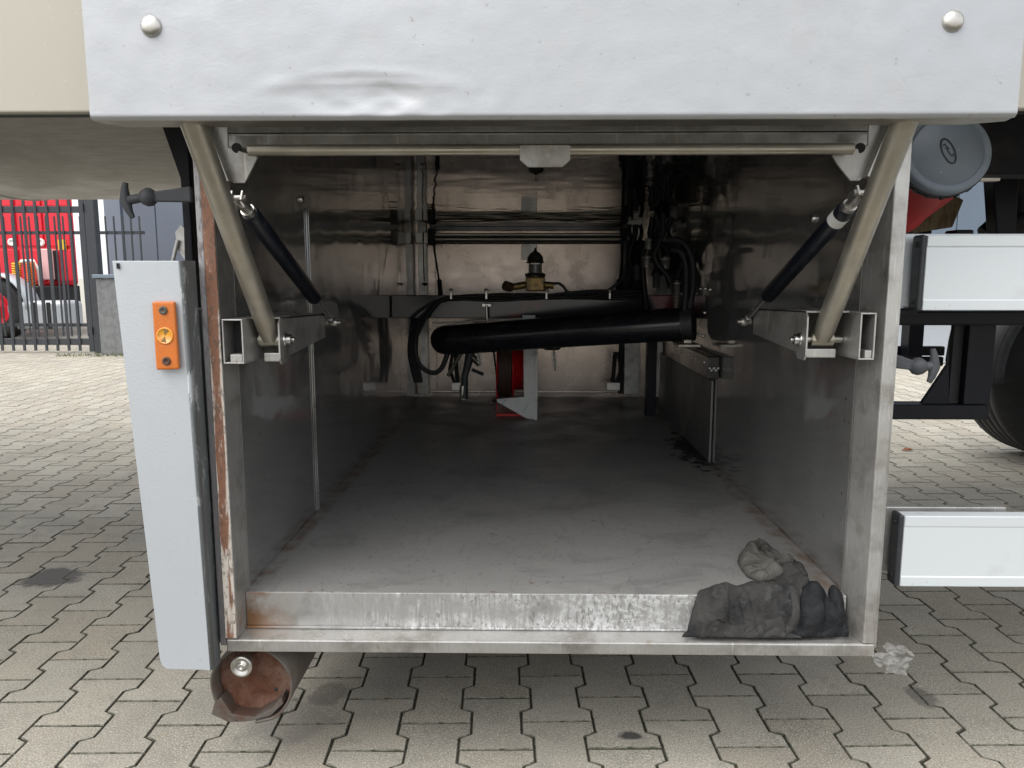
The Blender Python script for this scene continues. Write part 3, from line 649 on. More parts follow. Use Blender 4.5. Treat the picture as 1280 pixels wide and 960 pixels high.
mb = MB(); mb.box((X0 - .04, 1.425, zb_ + .01), (X0 + .22, 1.437, zt_ + .004)); obj('backing_plate', mb, 'steel_frame', t, bevel=.002)

# ---------------------------------------------------------------- red canister with grey cap
cc = P(1185, 189, 1.62); ce = P(1092, 272, 2.06); axd = (ce - cc).normalized()
R_ = .0865
ct = thing('document_canister', 'red cylindrical canister with round grey screw cap above the upper rail', 'canister', tuple(cc))
mb = MB(); mb.lathe(cc, axd, [(-.001, 0), (0, R_ * .80), (.0015, R_ * .805), (.0015, R_ * .83), (-.001, R_ * .835), (0, R_ * .96), (.006, R_), (.022, R_)], 72)
capo = obj('cap', mb, 'cap', ct)
mb = MB(); mb.lathe(cc, axd, [(.022, R_ * .995), (.022, R_ * 1.03), (.026, R_ * 1.03), (.027, R_ * .97), (.038, R_ * .97), (.039, R_ * 1.0), (.043, R_ * 1.0), (.043, R_ * .9)], 72)
obj('collar', mb, 'black_plastic', ct)
mb = MB(); mb.lathe(cc, axd, [(.040, R_ * .97), (.30, R_ * .97), (.305, R_ * 1.01), (.315, R_ * 1.01), (.32, R_ * .97), (.52, R_ * .97), (.52, 0)], 64); obj('body', mb, 'red', ct)
# ribs on collar
mb = MB(); ux = axd.cross(Vector((0, 0, 1))).normalized(); uy = ux.cross(axd)
for k in range(20):
    an = 2 * pi * k / 20; ra = ux * cos(an) + uy * sin(an); tn = -ux * sin(an) + uy * cos(an)
    mb.obox(cc + axd * .024 + ra * R_ * 1.01, cc + axd * .038 + ra * R_ * 1.01, .006, .006, ra)
obj('collar_ribs', mb, 'black_plastic', ct)
# embossed emblem on the cap: an oval ring with a hook-shaped figure
mb = MB()
def on(u, v): return cc - axd * .0012 + ux * u + uy * v
def rotd(u, v, a=radians(20)): return u * cos(a) - v * sin(a), u * sin(a) + v * cos(a)
if (CAMR.transposed() @ ux).x < 0: ux = -ux
for ea, eb, th in ((.0125, .0285, .0009), (.0102, .0262, .0006)):
    mb.tube([on(*rotd(ea * cos(t), eb * sin(t))) for t in [2 * pi * i / 40 for i in range(41)]], th, 6, cap=False)
fig = [(-.006, .014), (-.0015, .017), (.001, .008), (-.001, .0), (.001, -.008), (.0035, -.014), (.007, -.013), (.006, -.008)]
mb.tube([on(*rotd(*p)) for p in fig], .0011, 6); mb.tube([on(*rotd(-.004, .008)), on(*rotd(.004, .004))], .0009, 6)
obj('emblem', mb, 'rubber', capo)
# board behind
q = [P(1140, 292, 2.25), P(1143, 262, 2.25), P(1198, 246, 2.25), P(1205, 250, 2.25), P(1191, 284, 2.25)]
mb = MB(); mb.prism(q, (0, .05, 0)); tag(obj('wooden_board', mb, 'ply', loc=P(1170, 280, 2.27), bevel=.003), 'weathered brown board behind the red canister', 'board')

# ================================================================ STORAGE BOX
XL, XR = -.547, .628            # inner faces of the side walls
ZF, ZC = .388, 1.252            # floor, ceiling
YF, YB = 1.36, 3.88
OL, OR_ = P(283, 812, YF).x, P(1093, 817, YF).x
z_b0, z_b1 = P(690, 818, YF).z, P(690, 802.5, YF).z
sb = thing('storage_box', 'open stainless steel underfloor storage box with raised door and lift arms', 'storage box', ((XL + XR) / 2, YF + .6, z_b0))
TH = .0035
mb = MB(); mb.box((XL - TH, 1.43, z_b0 + .01), (XL, YB, ZC)); obj('left_wall', mb, 'steel_wall', sb)
mb = MB(); mb.box((XR, 1.43, z_b0 + .01), (XR + TH, YB, ZC)); obj('right_wall', mb, 'steel_wall', sb)
mb = MB(); mb.box((XL, 1.41, ZC), (XR, YB, ZC + TH)); obj('ceiling', mb, 'steel_ceiling', sb)
mb = MB(); mb.box((XL, YB, z_b0), (XR, YB + .02, ZC)); bw = obj('back_panel', mb, 'steel_back', sb)
mb = MB(); mb.box((XL, 1.407, ZF - .004), (XR, YB, ZF)); obj('floor_sheet', mb, 'floor', sb)
mb = MB(); mb.box((XL, 1.405, z_b1 + .004), (XR, 1.4068, ZF - .001)); mb.box((XL, 1.400, z_b1 + .0035), (XR, 1.4045, z_b1 + .008)); obj('floor_lip', mb, 'lip', sb, bevel=.001)
mb = MB(); mb.box((XL, 1.408, z_b0 + .004), (XR, YB, z_b0 + .008)); obj('underside', mb, 'rusty_shell', sb)
# outer skin to hide the wall thickness (insulated double wall)
mb = MB(); mb.box((OL + .004, 1.431, z_b0 + .005), (XL - TH - .001, YB, ZC - .01)); obj('outer_skin', mb, 'rusty_shell', sb)
mb = MB(); mb.box((XR + TH + .001, 1.431, z_b0 + .005), (OR_ - .004, YB, ZC - .01)); obj('outer_skin', mb, 'rusty_shell', sb)
# frame
z_t0, z_t1 = P(690, 182, YF).z, P(690, 163, YF).z
FW = .022
# bottom
mb = MB(); mb.prism([(OL, YF, z_b0), (OL, YF, z_b1 - .0), (OL, 1.405, z_b1 + .003), (OL, 1.430, z_b1 + .003), (OL, 1.430, z_b0)], (OR_ - OL, 0, 0)); obj('bottom_frame', mb, 'steel_frame', sb, bevel=.003)
# right post: front strip + splayed inner face
def post(side):
    ox = OL if side < 0 else OR_; ix = XL if side < 0 else XR; s = side
    fx = ox - s * FW
    zt = ZC + .012
    mb = MB()
    mb.prism([(ox, YF, z_b1 + .001), (fx, YF, z_b1 + .001), (ix, 1.422, z_b1 + .001), (ix + s * .002, 1.45, z_b1 + .001), (ox, 1.45, z_b1 + .001)], (0, 0, zt - z_b1 - .002))
    obj('frame_post', mb, 'steel_frame', sb, bevel=.002)
    return fx
fl = post(-1); fr = post(1)
# rusty seal strip on the left post, rust on the right
mb = MB(); mb.box((OL + .001, YF - .004, z_b1 + .004), (fl + .0005, YF - .0005, ZC)); obj('seal_strip', mb, 'rust_strip', sb, bevel=.0015, label='rust-streaked pale seal strip on the left post')
mb = MB(); mb.box((OL - .036, YF + .025, z_b0 + .01), (OL - .0125, YF + .07, z_b0 + .66)); obj('dark_seal', mb, 'black_plastic', sb, bevel=.003)
mb = MB(); mb.box((OL - .012, YF + .001, z_b0 + .012), (OL - .0005, YF + .07, ZC)); obj('outer_strip', mb, 'pitted_strip', sb, bevel=.002)
mb = MB(); mb.box((OR_ + .0005, YF + .006, z_b0 + .015), (OR_ + .006, YF + .07, ZC)); obj('outer_flange', mb, 'steel_frame', sb, bevel=.0015)
# top frame
mb = MB(); mb.box((XL - .02, YF + .02, z_t0), (XR + .02, YF + .06, z_t1)); obj('top_frame', mb, 'steel_frame', sb, bevel=.004)
mb = MB(); mb.box((OL, YF + .03, z_t1 + .003), (OR_, YF + .09, z_t1 + .012 + .02)); obj('top_flange', mb, 'steel_frame', sb, bevel=.002)
mb = MB(); mb.box((XL, YF + .061, z_t0 + .003), (XR, YF + .075, ZC + .01)); obj('top_header', mb, 'steel_frame', sb)
# vertical joint strip + rivet on left wall
p = PX(376, 260, XL); q = PX(397, 640, XL)
mb = MB(); mb.box((XL + .0005, q.y - .014, ZF + .002), (XL + .0035, q.y + .014, PX(376, 258, XL).z)); mb.box((XL + .0036, q.y - .004, ZF + .002), (XL + .006, q.y + .004, PX(376, 258, XL).z)); obj('wall_joint_strip', mb, 'steel_wall', sb, bevel=.001)
c = PX(375, 249, XL); mb = MB(); mb.lathe(c, (1, 0, 0), [(0, .009), (.004, .009), (.009, .005), (.01, 0)], 14); obj('wall_bolt', mb, 'chrome', sb)
c = PX(1018, 273, XR); mb = MB(); mb.lathe(c, (-1, 0, 0), [(0, .011), (.004, .011), (.009, .006), (.01, 0)], 14); obj('wall_bolt', mb, 'chrome', sb)
# back panel details: door leaf of the far side, frames and centre strip
def back(x0, y0, x1, y1, d0, d1, name, mat, parent=sb, bev=.002):
    a_, b_ = P(x0, y0, YB - d0), P(x1, y1, YB - d0); return obj(name, MB().box((a_.x, YB - d0, a_.z), (b_.x, YB - d0 - d1, b_.z)), mat, parent, bevel=bev)
back(523, 284, 537, 492, .001, .03, 'back_post', 'steel_frame'); back(783, 284, 797, 492, .001, .03, 'back_post', 'steel_frame')
back(544, 300, 546.5, 492, .001, .008, 'door_seal', 'black'); back(776, 300, 778.5, 492, .001, .008, 'door_seal', 'black')
back(538, 489.5, 782, 491, .001, .012, 'door_sill', 'chrome'); back(652, 302, 671, 325, .001, .008, 'centre_strap', 'steel_frame')
back(538, 284, 782, 289, .001, .05, 'back_header', 'gloss_black'); back(538, 303, 782, 305, .001, .01, 'back_seam', 'black'); back(540, 291.5, 780, 302.5, .001, .012, 'rod_recess', 'black')
for yy, rr_ in ((293.5, .0085), (299, .0085)):
    mb = MB(); mb.tube([P(541, yy, YB - .10), P(779, yy, YB - .10)], rr_, 12); obj('hinge_rod', mb, 'steel_tube', sb)
for x0, x1 in ((521, 530), (531, 540), (779, 787), (789, 797)):
    back(x0, 291, x1, 305, .05, .05, 'hinge_block', 'steel_frame')
back(536, 286, 545, 307, .08, .05, 'rod_bearing', 'black'); back(775, 286, 783, 307, .08, .05, 'rod_bearing', 'black')
# thin gas struts of the far door
for xa, xb in ((541, 549), (781, 774)):
    mb = MB(); mb.tube([P(xa, 300, YB - .2), P(xb, 352, YB - .25)], .005, 8); mb.tube([P(xb, 350, YB - .25), P(xb + (2 if xa < 600 else -2), 372, YB - .28)], .012, 10); obj('far_gas_strut', mb, 'black', sb)

# ---- hinge brackets, lift arms, gas struts on both sides (door mechanism)
def bracket(side):
    s = side
    if s < 0: y0, y1, zt, zb = 1.352, 1.74, P(302, 399, 1.352).z, P(302, 455, 1.352).z; ix = XL
    else: y0, y1, zt, zb = 1.352, 1.74, P(1068, 391, 1.352).z, P(1068, 450, 1.352).z; ix = XR
    x_in = ix - s * .002; x1 = ix - s * (.040 if s < 0 else .030); x2 = ix - s * (.092 if s < 0 else .108)
    o = MB(); t = .003
    # rectangular tube, open at the front
    xa, xb = sorted((x_in, x1))
    for (a0, a1, b0, b1) in ((xa, xb, zt - t, zt), (xa, xb, zb, zb + t), (xa, xa + t, zb + t, zt - t), (xb - t, xb, zb + t, zt - t)):
        o.box((a0, y0, b0), (a1, y1 - .06, b1))
    br = obj('hinge_bracket', o, 'steel_frame', sb, bevel=.001)
    mb = MB(); mb.box((xa + .004, y0 + .05, zb + .004), (xb - .004, y0 + .055, zt - .004)); obj('tube_shadow_plate', mb, 'black', br)
    mb = MB(); mb.box((xa + .012, y0 + .002, zb + t), (xb - t - .001, y0 + .03, zb + t + .014)); obj('inner_angle', mb, 'steel_frame', br, bevel=.001)
    # top web and outer plate of the channel
    mb = MB()
    xc, xd = sorted((x1, x2))
    mb.add([(x1, y0 + .05, zt + .001), (x2, y0 + .05, zt + .001), (x2, y1, zt - .008), (x1, y1 + .02, zt - .008), (x1, y0 + .05, zt - .002), (x2, y0 + .05, zt - .002), (x2, y1, zt - .011), (x1, y1 + .02, zt - .011)],
           [(0, 1, 2, 3), (7, 6, 5, 4), (0, 4, 5, 1), (1, 5, 6, 2), (2, 6, 7, 3), (3, 7, 4, 0)])
    obj('channel_web', mb, 'steel_frame', br)
    x3 = x2 + s * t
    mb = MB(); pl = [(y0 + .045, zb + .004), (y0 + .052, zb - .006), (y0 + .085, zb - .006), (y0 + .095, zb + .006), (y1 - .02, zb + .020), (y1 - .02, zt - .006), (y0 + .055, zt), (y0 + .045, zt - .01)]
    mb.prism([(x2, a_, b_) for a_, b_ in pl], (x3 - x2, 0, 0)); obj('outer_plate', mb, 'steel_frame', br)
    # end plate
    # pin + nut + foot
    pz = P(330 if s < 0 else 1034, 424, 1.43).z
    py = y0 + .075
    mb = MB(); mb.tube([(x1 - s * .001, py, pz), (x2 - s * .012, py, pz)], .007, 12); obj('pivot_pin', mb, 'bolt', br)
    mb = MB(); mb.lathe((x2 - s * .0005, py, pz), (-s, 0, 0), [(0, .014), (.002, .014), (.0025, .011), (.011, .011), (.011, .005), (.018, .005), (.018, 0)], 6); obj('pin_nut', mb, 'chrome', br)
    mb = MB(); mb.box((x1 - s * .014, py - .012, zb - .003), (x2 + s * .004, py + .03, zb + .014)); obj('arm_stop', mb, 'steel_frame', br, bevel=.002)
    # lift arm
    ax_ = (x1 + x2) / 2
    mb = MB(); mb.tube([(ax_ + s * .0205, py, pz), (ax_ - s * .0205, py, pz)], .0135, 20); 
    la = thing_part = obj('lift_arm_sleeve', mb, 'steel_tube', sb)
    top = P(241 if s < 0 else 1130, 153, 1.13); d = (top - Vector((ax_, py, pz)))
    a0 = Vector((ax_, py, pz)) + d.normalized() * .006
    mb = MB(); mb.tube([a0, a0 + d * .05, a0 + d * 1.04], [.0165, .0185, .0185], 24); obj('lift_arm', mb, 'steel_tube', la)
    # gas strut
    if s < 0: T0, T1, T2, T3 = P(300, 246, 1.30), P(309, 262, 1.31), P(374, 355, 1.64), P(400, 403, 1.74)
    else: T0, T1, T2, T3 = P(1077, 232, 1.30), P(1063, 256, 1.31), P(992, 352, 1.64), P(956, 402, 1.74)
    T3.x = x2 - s * .014
    d1 = (T3 - T1).normalized(); T2 = T1 + d1 * (T2 - T1).length
    mb = MB(); mb.tube([T1 + d1 * .01, T1 + d1 * .014, T2 - d1 * .004, T2], [.013, .0155, .0155, .012], 20); gs = obj('gas_strut', mb, 'cyl_black', sb)
    mb = MB(); mb.tube([T2 - d1 * .01, T3 - d1 * .02], .0045, 12); obj('piston_rod', mb, 'chrome', gs)
    mb = MB(); mb.tube([T1 + d1 * .0, T1 + d1 * .014], .012, 14); mb.tube([T1 - d1 * .02, T1 + d1 * .001], .0095, 10)
    sidev = d1.cross(Vector((0, 0, 1))).normalized()
    for e_ in (-1, 1): mb.obox(T1 - d1 * .045 + sidev * .009 * e_, T1 - d1 * .012 + sidev * .009 * e_, .004, .018, Vector((0, 0, 1)))
    obj('clevis', mb, 'bolt', gs, bevel=.001)
    mb = MB(); mb.tube([T1 - d1 * .036 - sidev * .014, T1 - d1 * .036 + sidev * .014], .005, 10); obj('clevis_pin', mb, 'bolt', gs)
    mb = MB(); mb.lathe((x2 - s * .001, T3.y, T3.z), (-s, 0, 0), [(0, .007), (.006, .006), (.008, .0095), (.02, .0095), (.022, .004), (.03, .004), (.03, 0)], 14); obj('ball_stud', mb, 'bolt', gs)
    mb = MB(); mb.obox(T3 - d1 * .024, T3 + d1 * .002, .011, .011); obj('ball_socket', mb, 'bolt', gs, bevel=.002)
    if s > 0:
        mb = MB(); mb.tube([T1 + d1 * .03, T1 + d1 * .052], .0159, 20); obj('strut_label', mb, 'white_plate', gs)
    # gusset plate on the torsion tube
    if s < 0: q = [(258, 152), (284, 152), (285, 184), (322, 196), (317, 207), (306, 229), (291, 229), (284, 224)]
    else: q = [(1112, 152), (1086, 152), (1085, 182), (1040, 194), (1047, 206), (1063, 226), (1074, 226), (1083, 220)]
    mb = MB(); mb.prism([P(x, y, 1.325) for x, y in q], (0, .005, 0)); gp_ = obj('gusset_plate', mb, 'steel_frame', sb, bevel=.001)
    q = [(258, 152), (287, 228)] if s < 0 else [(1112, 152), (1082, 222)]
    mb = MB(); a_, b_ = P(*q[0], 1.318), P(*q[1], 1.318); mb.obox(a_, b_, .006, .022, (0, 1, 0)); obj('gusset_flange', mb, 'steel_frame', gp_, bevel=.001)
bracket(-1); bracket(1)
# torsion tube with tab
mb = MB(); mb.tube([P(311, 188, 1.31), P(1066, 186, 1.31)], .0095, 20); tb = obj('torsion_tube', mb, 'steel_tube', sb)
q = [(650, 181), (713, 181), (713, 200), (703, 209), (660, 209), (650, 200)]
mb = MB(); mb.prism([P(x, y, 1.295) for x, y in q], (0, .005, 0)); obj('catch_plate', mb, 'steel_frame', tb, bevel=.001)
mb = MB()
for x_ in (296, 1075): mb.tube([P(x_, 185, 1.3235), P(x_, 185, 1.3248)], .0085, 20)
obj('slot_hole', mb, 'black', tb)

# door leaf, raised
DY = 1.09
dl_, dr_ = P(113, 150, DY).x, P(1271, 148, DY).x
dz0 = P(690, 148, DY).z
c_d = P(455, 118, DY)
def door_pt(u, v):
    x = dl_ + (dr_ - dl_) * u; z = dz0 + .62 * v
    y = DY
    # dent above the lower edge
    dx, dz = (x - c_d.x) / .12, (z - c_d.z) / .026
    r2 = dx * dx + dz * dz
    y += .0030 * math.exp(-r2 * 1.6) + .0018 * math.exp(-((x - c_d.x - .05) / .07) ** 2 - ((z - dz0 - .012) / .012) ** 2) * sin(x * 90)
    y -= .0008 * math.exp(-((math.hypot(dx, dz) - 1.15) / .22) ** 2) * max(0, min(1, dz + .5))
    y += .0012 * math.exp(-r2 * .6) * noise.noise(Vector((x * 22, z * 45, 8)))
    cz = c_d.z + .004 + .012 * cos((x - c_d.x) * 9) + .003 * noise.noise(Vector((x * 14, 0, 2)))
    y -= .0011 * math.exp(-((z - cz) / .0035) ** 2) * math.exp(-((x - c_d.x) / .11) ** 4)
    y += .0010 * math.exp(-r2) * abs(noise.noise(Vector((x * 30, z * 70, 4))))
    y += .0016 * noise.noise(Vector((x * 5, z * 6, 3))) + .0005 * noise.noise(Vector((x * 30, z * 30, 1)))
    # rolled lower edge
    e_ = max(0, 1 - (z - dz0) / .006)
    y += .006 * e_ * e_
    return Vector((x, y, z))
mb = MB(); NU, NV = 260, 0
vs = [0, .002, .004, .006, .009] + [.009 + i * .004 for i in range(1, 60)] + [.26 + i * .03 for i in range(13)]
rows = [v_ / .62 for v_ in vs]
vv = [door_pt(i / NU, r_) for r_ in rows for i in range(NU + 1)]
mb.add(vv, [(j * (NU + 1) + i, j * (NU + 1) + i + 1, (j + 1) * (NU + 1) + i + 1, (j + 1) * (NU + 1) + i) for j in range(len(rows) - 1) for i in range(NU)], True)
door = obj('door', mb, 'door', sb, label='raised weathered aluminium door leaf, dented near its lower edge')
mb = MB()
ch = .02
mb.prism([(dl_ + .001, DY + .007, dz0), (dr_ - .001, DY + .007, dz0), (dr_ - .001, DY + .022, dz0 - .002), (dr_ - ch - .03, DY + .045, dz0 - .002), (dl_ + ch + .01, DY + .045, dz0 - .002), (dl_ + .001, DY + .022, dz0 - .002)], (0, 0, .005)); obj('door_lip', mb, 'door_edge', door, bevel=.002)
mb = MB(); mb.box((dl_, DY + .0075, dz0 + .004), (dl_ + .004, DY + .045, dz0 + .62)); mb.box((dr_ - .004, DY + .0075, dz0 + .004), (dr_, DY + .045, dz0 + .62)); mb.box((dl_ + .005, DY + .042, dz0 + .03), (dr_ - .005, DY + .045, dz0 + .62)); mb.box((dl_, DY + .004, dz0 + .6205), (dr_, DY + .045, dz0 + .628)); obj('door_back', mb, 'rail', door)
for x_, y_ in ((189, 33), (1191, 27)):
    c = P(x_, y_, DY); mb = MB(); mb.lathe(c + Vector((0, .003, 0)), (0, -1, 0), [(0, .0148), (.004, .0145), (.008, .0125), (.0105, .008), (.0115, .003), (.0117, 0)], 28); obj('domed_bolt', mb, 'bolt', door)

# rubber latches on both sides
def latch(px, flip):
    pts = px; t = MB()
    a_, b_, c_, d_, e_ = [P(x, y, 1.385) for x, y in pts]       # strap start, strap end, ball, tee top, tee bottom
    mb = MB(); n_ = (b_ - a_).normalized(); up = Vector((0, 0, 1))
    h0, h1 = .014, .0085
    ly = Vector((0, .006, 0))
    mb.prism([a_ - ly + up * h0, a_ - ly - up * h0, c_ - n_ * .006 - ly - up * h1, c_ - n_ * .006 - ly + up * h1], (0, .012, 0))
    st_ = obj('rubber_latch', mb, 'rubber', sb, bevel=.003, seg=3)
    mb = MB(); mb.lathe(c_ - n_ * .017, n_, [(0, .004), (.004, .011), (.011, .016), (.018, .0165), (.026, .013), (.031, .008)], 22); obj('latch_ball', mb, 'rubber', st_)
    m_ = d_.lerp(e_, .5)
    mb = MB(); mb.tube([d_, d_.lerp(m_, .35) + n_ * .004, m_ + n_ * .007, e_.lerp(m_, .35) + n_ * .004, e_], [.0045, .0065, .010, .0065, .0045], 14); mb.tube([c_ + n_ * .008, m_], [.008, .0085], 12); obj('latch_handle', mb, 'rubber', st_)
latch([(240, 243), (203, 245), (185, 246.5), (157, 228), (166, 272)], -1)
latch([(1112, 450), (1139, 456), (1148, 458), (1166, 436), (1161, 478)], 1)

# ================================================================ SILVER GUARD PANEL WITH REFLECTOR
GYp = 1.30
A, B = P(140, 326, GYp), P(223, 326, GYp)
C_, D_ = P(263, 838, GYp + .02), P(201, 836, GYp + .02)
gtg = thing('corner_guard', 'silver grey painted corner guard hanging left of the box, carrying the amber reflector', 'guard panel', (D_.x + .03, GYp, D_.z))
mb = MB()
bl_ = [D_ + (C_ - D_) * .12 + Vector((0, 0, .0)), D_ + (C_ - D_) * .03 + Vector((0, 0, .006)), D_ + (A - D_) * .025]
mb.prism([A, B, C_] + bl_, (0, .003, 0)); obj('face', mb, 'silver_paint', gtg, bevel=.001)
rb = (.035, .055)
E1, F1 = P(243, 326, GYp + .06), P(275, 826, GYp + .075)
E2, F2 = B.lerp(E1, .22) + Vector((.004, 0, 0)), C_.lerp(F1, .22) + Vector((.004, 0, 0))
mb = MB(); mb.add([B + Vector((0, -.0, 0)), C_, F2, E2, F1, E1], [(0, 1, 2, 3)], True); mb.add([E2, F2, F1, E1], [(0, 1, 2, 3)], False); obj('return_flange', mb, 'grey_edge', gtg, solid=.003)
mb = MB(); mb.add([A + Vector((0, .004, 0)), D_ + (A - D_) * .02 + Vector((0, .004, 0)), D_ + (A - D_) * .02 + Vector((0, .05, 0)), A + Vector((0, .05, 0))], [(0, 1, 2, 3)]); obj('left_flange', mb, 'silver_paint', gtg, solid=.003)
mb = MB(); mb.box(P(146, 329, GYp - .001), P(149, 336, GYp - .003)); obj('paint_chip', mb, 'soot', gtg)
# reflector
q = [P(x, y, GYp) for x, y in ((192.5, 376.5), (221, 376.5), (226.5, 461), (198, 462))]
rf = MB(); rf.prism([p + Vector((0, -.0005, 0)) for p in q], (0, -.009, 0)); rfo = obj('reflector', rf, 'amber', gtg, bevel=.0035, seg=3, label='amber side reflector with round lens and two screws')
cq = lambda v: (q[0].lerp(q[1], .5)).lerp(q[3].lerp(q[2], .5), v) + Vector((0, -.0098, 0))
mb = MB(); mb.lathe(cq(.5), (0, -1, 0), [(0, .0145), (.0012, .0145), (.0012, .0125), (.0002, .012), (.0002, 0)], 28); ln_ = obj('lens', mb, 'amber_lens', rfo)
mb = MB()
for k in range(2):
    an = radians(75 + 180 * k); c = cq(.5) + Vector((0, -.0006, 0)); mb.add([c, c + Vector((cos(an - .4) * .012, 0, sin(an - .4) * .012)), c + Vector((cos(an + .4) * .012, 0, sin(an + .4) * .012))], [(0, 1, 2)])
obj('lens_mark', mb, 'brass', ln_)
for v_ in (.13, .87):
    mb = MB(); mb.lathe(cq(v_), (0, -1, 0), [(.0, .0075), (.0025, .007), (.0032, .0045), (.001, .003), (.001, 0)], 16); obj('screw', mb, 'rusty_shell', rfo)

# ================================================================ RUSTY TUBE UNDER THE BOX
tcx = P(314, 852, 1.385); RT = .0795
tcx.z = z_b0 - RT - .004
tu = thing('hose_tube', 'rusty open steel tube slung under the front left corner of the box', 'tube', tuple(tcx))
mb = MB()
def tube_pt(u, v):
    an = radians(-100 - 335 * u - 12)   # gap at lower left
    rr2 = RT * (1 + .03 * noise.noise(Vector((cos(an) * 2, sin(an) * 2, v * 3))))
    return tcx + Vector((rr2 * cos(an), v * 2.2, rr2 * sin(an)))
mb.grid(tube_pt, 60, 24); 
obj('shell', mb, 'rusty_shell', tu, solid=.0045)
mb = MB()
q = [P(x, y, 1.385) for x, y in ((264, 893), (268, 878), (276, 872), (290, 893), (318, 897), (340, 886), (352, 872), (354, 880), (338, 895), (312, 902), (285, 903))]
mb.prism(q, (0, .05, 0)); obj('bent_lip', mb, 'rusty_shell', tu, bevel=.0015)
mb = MB()
def disc(u, v):
    r_ = RT * .965 * v; an = 2 * pi * u
    p = tcx + Vector((r_ * cos(an), .035, r_ * sin(an)))
    p.y += .012 * noise.fractal(Vector((p.x * 18, p.z * 18, 0)), 1., 2., 4) * (1 if v < .99 else 0)
    return p
mb.grid(disc, 64, 24); obj('rusted_end', mb, 'rust', tu)
c = P(302, 833, 1.375)
mb = MB(); mb.lathe(c + Vector((0, .03, 0)), (0, -1, 0), [(0, .013), (.028, .021), (.033, .021), (.034, .017), (.028, .013), (.028, .009), (.034, .0075), (.036, .004), (.030, .003), (.030, 0)], 28); obj('roller_bolt', mb, 'bolt', tu)
mb = MB(); mb.tube([P(306, 829, 1.40), P(306, 829, 1.46)], .024, 20); obj('bolt_boss', mb, 'rust', tu)
mb = MB(); c = P(345, 862, 1.40); mb.lathe(c + Vector((0, -.0, 0)), (0, 1, 0), [(0, 0), (0, .004), (.001, .004)], 12); obj('drain_hole', mb, 'soot', tu)

# ================================================================ THINGS INSIDE THE BOX
# big black pipe
p0, p1, p2 = P(566, 425, 2.95), P(700, 415, 2.80), P(866, 404, 2.62)
mb = MB(); ea = (p0 - p1).normalized(); rp = .058
bk = Vector((0, 1, -.02)); q_ = p0 - ea * .02
mb.tube([q_ + bk * .62] + [q_ + bk * (.06 + .0) + bk * .28] + [q_ + ea * (.062 * sin(t)) + bk * (.062 * (1 - cos(t))) + bk * 0 for t in [pi / 2 * (k / 8) for k in range(8, -1, -1)]] + [p1, p2], rp, 36)
bp = obj('black_pipe', mb, 'gloss_black', loc=tuple(p1), label=None)
tag(bp, 'thick glossy black pipe lying across the middle of the box', 'pipe')
pd_ = (p2 - p0).normalized()
pc = thing('pipe_clamp', 'grey clamp and black rail holding the right end of the thick pipe', 'clamp', tuple(P(860, 430, 2.6)))
mb = MB(); mb.tube([p2 - pd_ * .035, p2 + pd_ * .004], rp + .003, 36); obj('clamp_band', mb, 'black_plastic', pc)
mb = MB(); c = P(858, 430, 2.58); mb.box((c.x - .035, 2.54, c.z - .008), (c.x + .04, 2.64, c.z + .002)); mb.box((c.x - .012, 2.56, c.z + .003), (c.x + .014, 2.60, c.z + .016)); obj('clamp_foot', mb, 'steel_tube', pc, bevel=.002)
ra, rb_ = P(822, 436, 2.75), P(888, 452, 2.20)
z0 = rb_.z
mb = MB(); mb.box((XR - .040, 2.40, P(888, 474, 2.40).z), (XR - .004, 3.2, P(888, 446, 2.40).z)); obj('mounting_rail', mb, 'gloss_black', pc, bevel=.003)
mb = MB()
for k in range(5):
    mb.lathe((XR - .036 + .007 * k, 2.399, P(870, 460 + 3 * (k % 2), 2.4).z), (0, -1, 0), [(0, .005), (.003, .005), (.004, 0)], 8)
    mb.lathe((XR - .0405, 2.45 + .12 * k, P(870, 455, 2.4).z), (-1, 0, 0), [(0, .005), (.003, .005), (.004, 0)], 8)
obj('rail_screw', mb, 'chrome', pc)
# low sheet metal cabinet on the right wall
x_c = P(818, 500, 2.75).x
yc0 = 2.47
mb = MB(); ztop = P(885, 476, yc0).z
mb.box((XR - .010, yc0, ZF + .001), (XR - .002, yc0 + .95, ztop)); lc = obj('low_duct', mb, 'duct_sheet', loc=(XR - .05, yc0 + .4, ZF), bevel=.002)
tag(lc, 'low dull sheet metal duct standing along the right wall', 'duct')
mb = MB(); mb.box((P(806, 480, 3.38).x, 3.33, ZF), (P(818, 480, 3.38).x, 3.38, ZF + .40)); tag(obj('blue_black_post', mb, 'blue_black', loc=(P(812, 500, 3.35).x, 3.35, ZF), bevel=.003), 'dark upright post at the far end of the low duct', 'post')

# dark beam across the back with red reflections painted into its colour
z1_, z0_ = P(650, 369, 3.1).z, P(650, 398, 3.1).z
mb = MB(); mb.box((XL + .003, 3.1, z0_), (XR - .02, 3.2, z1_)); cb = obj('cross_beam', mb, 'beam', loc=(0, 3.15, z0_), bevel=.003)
tag(cb, 'dark glossy cross beam spanning the box above the thick pipe', 'beam')
